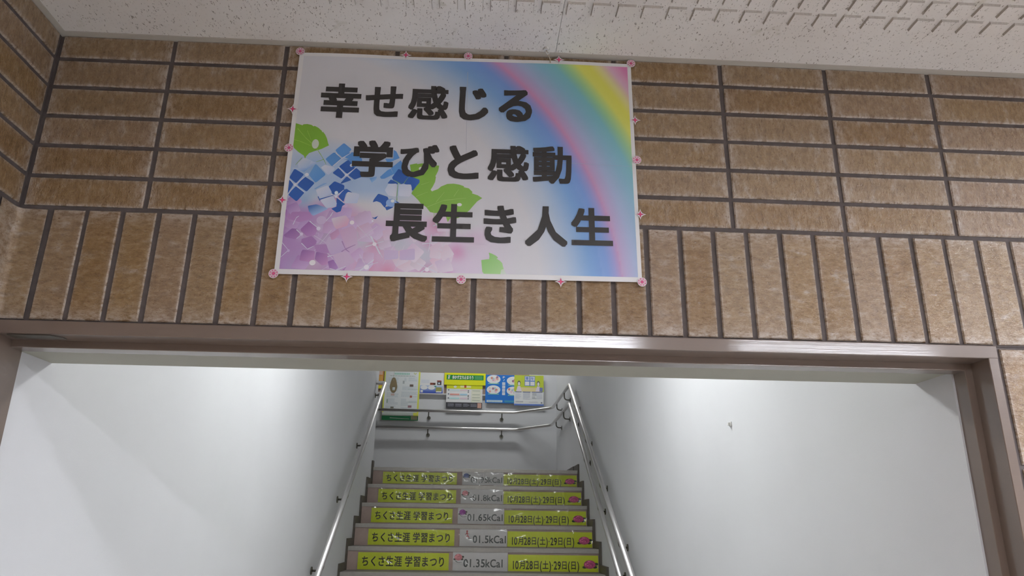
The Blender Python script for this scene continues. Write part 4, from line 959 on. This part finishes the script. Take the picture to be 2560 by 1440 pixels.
# tall programme poster with a yellow rim and a green foot
def d1(m, M):
    rect(m, M, .035, .955, .15, 1.0, 'c4d2d0', .0003); rect(m, M, 0, 1, .0, .085, '1e7a4a', .0004); rect(m, M, .80, .98, .015, .085, '8a8a6a', .0006)
    stroke(m, ((.22, .045), (.76, .03)), .012, M, hexg('b8c8b8'), .0006, 1)
    rect(m, M, .0, .86, .086, .15, 'a8b0a8', .0003)
    for k in range(9): rect(m, M, .28+k*.048, .318+k*.048, .885, .925, '8fb4a8', .0006)
    stroke(m, ((.82, .93), (.85, .90), (.90, .925)), .03, M, hexg('b0b48c'), .0006, 1)
    lines(m, M, .16, .86, .85, .875, 1, '8a9490', 3)
    for (a, b, c, d, s) in ((.12, .40, .72, .83, 4), (.56, .62, .75, .83, 5), (.68, .92, .76, .84, 6), (.10, .40, .56, .68, 7), (.52, .92, .58, .66, 8), (.10, .42, .44, .54, 9), (.50, .94, .45, .56, 10), (.10, .42, .30, .42, 11), (.50, .70, .28, .42, 12), (.72, .94, .34, .38, 13), (.08, .36, .18, .28, 14), (.50, .70, .18, .26, 15)): lines(m, M, a, b, c, d, 5, 'a4aeb4', s)
    for (a, b, c, d, col) in ((.72, .82, .655, .70, '5a4c44'), (.21, .31, .475, .515, 'b09a94'), (.74, .80, .44, .48, '9a5a4c'), (.70, .80, .245, .29, '8a6a70'), (.22, .31, .215, .26, '6a6a60'), (.52, .57, .71, .77, '9aa0a0'), (.10, .14, .33, .40, '8a9a90')): rect(m, M, a, b, c, d, col, .0007)
    for z in (.605, .352): stroke(m, ((.68, z), (.95, z)), .007, M, hexg('7a9a8c'), .0006, 1)
sheet2(-.213, .222, .612, 1.236, .0285, 'poster', 'tall pale poster with yellow edges and a green foot on the back wall', 'c2c450', d1)
# square blue and white flyer
def d2(m, M):
    rect(m, M, .03, .97, .03, .97, 'c8cede', .0003); n = 6
    for k in range(n): 
        t = k/n; c = tuple(hexg('2c46a0')[q]*(1-t)+hexg('a8b8dc')[q]*t for q in range(3)); rect(m, M, .03, .97, .03+.30*t*1.2, .03+.30*(t+1/n)*1.2, c, .0004)
    for u in (.20, .50): disc(m, u, .29, .145, .10, M, hexg('ccdae4'), .0006, 20)
    rect(m, M, .73, .90, .42, .62, '3c3840', .0006); rect(m, M, .72, .89, .58, .64, '8c4a3c', .0007); rect(m, M, .77, .84, .46, .54, 'b8c0cc', .0008)
    rect(m, M, .44, .66, .42, .52, '7a4030', .0006); rect(m, M, .57, .65, .43, .50, '402c24', .0007)
    rect(m, M, .68, .92, .07, .31, '8a8a4c', .0006); rect(m, M, .70, .92, .07, .13, 'c4c4c0', .0007); disc(m, .66, .35, .05, .03, M, hexg('3c8a70'), .0007, 8)
    rect(m, M, .06, .16, .06, .17, 'c8d4e8', .0006); lines(m, M, .08, .42, .50, .66, 5, 'a8b0c0', 21)
sheet2(.215, .513, .940, 1.20, .0275, 'flyer', 'square white and blue flyer with two pale circles, right of the tall poster', 'ccd0da', d2, 'flyer')
# yellow campaign banner and the leaflet under it
def d3(m, M):
    rect(m, M, .055, .95, .40, .78, '1f7a34', .0004); put_line(m, '歩かず立ち止まろう', .19, .71, .44, .74, lambda a, b, l=0.0: M(a, b, l+.001), .035, hexg('e8f0e8'))
    for a, b in ((.10, .10), (.13, .12)): stroke(m, ((a, .72), (b, .58), (a-.01, .44)), .02, M, hexg('c8d8c8'), .0006, .2); disc(m, a, .72, .01, .04, M, hexg('c8d8c8'), .0007, 8)
    lines(m, M, .74, .92, .45, .72, 3, '6aa884', 31)
sheet2(.517, 1.022, 1.056, 1.215, .0375, 'banner', 'yellow paper banner with a green band lettered 歩かず立ち止まろう', 'c6cc14', d3, 'banner')
def d4(m, M):
    rect(m, M, 0, 1, .82, 1.0, 'bcc020', .0004); disc(m, .24, .90, .045, .05, M, hexg('c4ccc8'), .0006, 10); rect(m, M, .49, .55, .86, .99, 'a84c30', .0007); rect(m, M, .38, .68, .87, .95, 'd0c890', .0006)
    rect(m, M, 0, 1, 0, .245, '38383c', .0004); rect(m, M, .87, .98, .02, .23, 'b89080', .0006)
    for a in (.05, .26, .48, .68): lines(m, M, a, a+.17, .06, .2, 4, '8c8c98', int(a*100)+40)
    for z, c1, c2 in ((.76, 'b8c4d8', 'd8b8bc'), (.58, 'c89088', '98b8cc'), (.42, 'a8c8d8', 'c8b8c0')): rect(m, M, .10, .36, z-.04, z+.03, c1, .0006); rect(m, M, .38, .58, z-.04, z+.03, c2, .0006)
    for z in (.76, .59, .42): disc(m, .06, z, .025, .025, M, hexg('5c6470'), .0007, 8)
    for z in (.74, .68, .54, .48, .40): disc(m, .61, z, .022, .02, M, hexg('4c4c50'), .0007, 6)
    rect(m, M, .69, .97, .26, .81, 'c4c4b4', .0005)
    for z in (.74, .58, .46, .34): rect(m, M, .72, .93, z-.012, z+.008, '8c9484', .0007)
sheet2(.549, .987, .773, 1.062, .0325, 'flyer', 'white flyer with a black foot and yellow head, below the yellow banner', 'ccccd2', d4, 'flyer')
# blue poster with oval pictures
def d5(m, M):
    for j, (cu, cv_) in enumerate(((.235, .84), (.235, .47), (.82, .80), (.82, .44))):
        disc(m, cu, cv_, .20, .155, M, hexg('c8d0cc'), .0004, 22)
        r = random.Random(j); cols = ['b87c70', 'c8a8b4', '8c6a80', 'd0c8c0', '9ab0b4', 'c09088']
        for k in range(9): disc(m, cu + r.uniform(-.13, .13), cv_ + r.uniform(-.07, .08), .035, .045, M, hexg(cols[(k+j) % 6]), .0006+k*1e-5, 8)
        rect(m, M, cu-.16, cu+.16, cv_-.17, cv_-.14, '7cb0a0', .0005)
    put_glyph(m, 'P', .50, .565, .88, .95, lambda a, b, l: M(a, b, l+.0006), .02, hexg('d8dce8')); stroke(m, ((.55, .85), (.52, .78)), .018, M, hexg('b8d0e8'), .0006, 1)
    for k in range(4):
        z = .64 - k*.118; rect(m, M, .488, .575, z, z+.10, 'd0d4dc', .0006); lines(m, M, .50, .565, z+.02, z+.085, 3, '88a0c8', 60+k, .0008)
    rect(m, M, .04, .50, .03, .10, 'b8ccd8', .0006); lines(m, M, .07, .47, .045, .085, 1, '5a90b8', 70, .0008); rect(m, M, .56, .84, .03, .10, '3c84a4', .0005)
sheet2(1.0235, 1.442, .845, 1.192, .0275, 'poster', 'blue poster with oval pictures of people, second from right of the papers', '1c66b4', d5)
# white flyer with two drawn figures
def d6(m, M):
    rect(m, M, 0, 1, .46, 1, 'a8b438', .0003); rect(m, M, .10, .92, .46, .60, 'c4b888', .0004)
    for j, (a, b) in enumerate(((.36, .82), (.54, .82), (.36, .655), (.54, .655))):
        rect(m, M, a-.008, a+.165, b-.01, b+.155, '4870b4', .0005); rect(m, M, a+.008, a+.15, b+.008, b+.14, 'ccd8e8', .0006)
    for ch, a, b in (('青', .375, .838), ('年', .555, .838)): put_glyph(m, ch, a, a+.12, b, b+.115, lambda p, q, l: M(p, q, l+.0008), .02, hexg('4870b4'))
    for a, hair in ((.16, '5a5450'), (.82, '5a5850')):
        disc(m, a, .735, .055, .085, M, hexg(hair), .0007, 16); disc(m, a, .715, .037, .062, M, hexg('d4ccc4'), .0008, 14)
        poly(m, [(a-.10, .47), (a-.04, .64), (a+.04, .64), (a+.10, .47)], M, hexg('c4bcc8'), .0006)
    rect(m, M, .86, .97, .47, .60, '6c74a0', .0007)
    rect(m, M, 0, 1, 0, .055, '5870b0', .0004); 
    for a, b in ((.03, .25), (.29, .55), (.60, .96)): rect(m, M, a, b, .435, .455, '5a6494', .0006)
    lines(m, M, .04, .24, .22, .42, 8, 'b0b4c0', 81); lines(m, M, .30, .54, .20, .42, 8, 'a8acb8', 82); lines(m, M, .76, .95, .22, .42, 7, 'b0b4c0', 83); lines(m, M, .05, .32, .10, .15, 2, '8a8c98', 84); lines(m, M, .5, .8, .1, .14, 2, 'b0b0b8', 85)
    for a, b in ((.615, .33), (.61, .22)): lines(m, M, a, a+.14, b, b+.085, 3, '70747c', int(b*100)+90)
    disc(m, .93, .10, .03, .025, M, hexg('787c84'), .0006, 8)
sheet2(1.376, 1.737, .822, 1.195, .0325, 'flyer', 'flyer with two drawn people on yellow green, rightmost of the papers', 'c6cad2', d6, 'flyer')

# ------------------------------------------------------------------ wooden pull tag hanging in the stairwell
ty = 1.8; tx, tz0, tz1 = .5465, -.0435, .0235
tagk = empty('pull_tag', (tx, ty, tz0+ZO), 'brown wooden tag with a hole hanging on a thin cord, before the tall pale poster', 'pull tag')
n = 28; out, inn = [], []
for k in range(n):
    a = 2*math.pi*k/n; sn, cs = math.sin(a), math.cos(a); H = tz1 - tz0
    z = tz0 + H/2 + H/2*sn; wdt = .0165 if sn < -.25 else .0165 - (.0165-.0098)*((sn+.25)/1.25)
    x = tx + wdt*math.copysign(abs(cs)**(.95 if sn < 0 else .55), cs); out.append((x, z))
    hx, hz, hr = tx + .0015, tz0 + .0185, .0066; q = max(abs(cs), abs(sn)); inn.append((hx + hr*cs/max(q, .8)*.9, hz + hr*sn/max(q, .8)*1.15))
m = MB(); T_ = .004; vs = [(x, ty-T_, z) for x, z in out] + [(x, ty-T_, z) for x, z in inn] + [(x, ty+T_, z) for x, z in out] + [(x, ty+T_, z) for x, z in inn]
fs = []
for k in range(n):
    j = (k+1) % n; fs += [(k, j, n+j, n+k), (2*n+j, 2*n+k, 3*n+k, 3*n+j), (j, k, 2*n+k, 2*n+j), (n+k, n+j, 3*n+j, 3*n+k)]
m.add(vs, fs); m.build('tag', M_WOOD, tagk)
m = MB(); m.tube([(tx-.001, ty, tz1-.024), (tx-.001, ty-.005, tz1-.012), (tx-.0015, ty, tz1+.002), (tx-.002, ty, .795)], .0007, 6); m.build('cord', M_CORD, tagk)

# hook and string at the ceiling over the poster, little white block on the right stair wall
hk = empty('ceiling_hook', (1.033, -.028, CEILZ+ZO-.012), 'small white hook with a loose string in the ceiling edge above the poster', 'hook')
m = MB(); m.tube([(1.033, -.028, CEILZ+.002), (1.033, -.028, CEILZ-.004)], .0062, 14); m.tube([(1.033, -.028, CEILZ-.003), (1.033, -.028, CEILZ-.009), (1.036, -.025, CEILZ-.012), (1.040, -.028, CEILZ-.009)], .0011, 6); m.build('hook', M_WHITE, hk)
m = MB(); m.tube([(1.0335, -.030, CEILZ-.006), (1.037, -.022, CEILZ-.009), (1.041, -.012, CEILZ-.010), (1.0435, -.008, CEILZ-.013), (1.0440, -.0075, CEILZ-.020)], .0011, 6); m.build('string', plain('pale_string', rgb(196, 182, 160), .9), hk)
m = MB(); x, y, z = XRy(1.41), 1.41, -.203
m.box(x-.004, x-.0002, y-.012, y+.012, z-.006, z+.010); m.box(x-.012, x-.004, y-.006, y+.006, z-.003, z+.007)
tag(m.build('wall_clip', M_WHITE), 'tiny white plastic clip on the bare right stairwell wall', 'clip')
for o in bpy.data.objects:
    if '_w' in o: del o['_w']
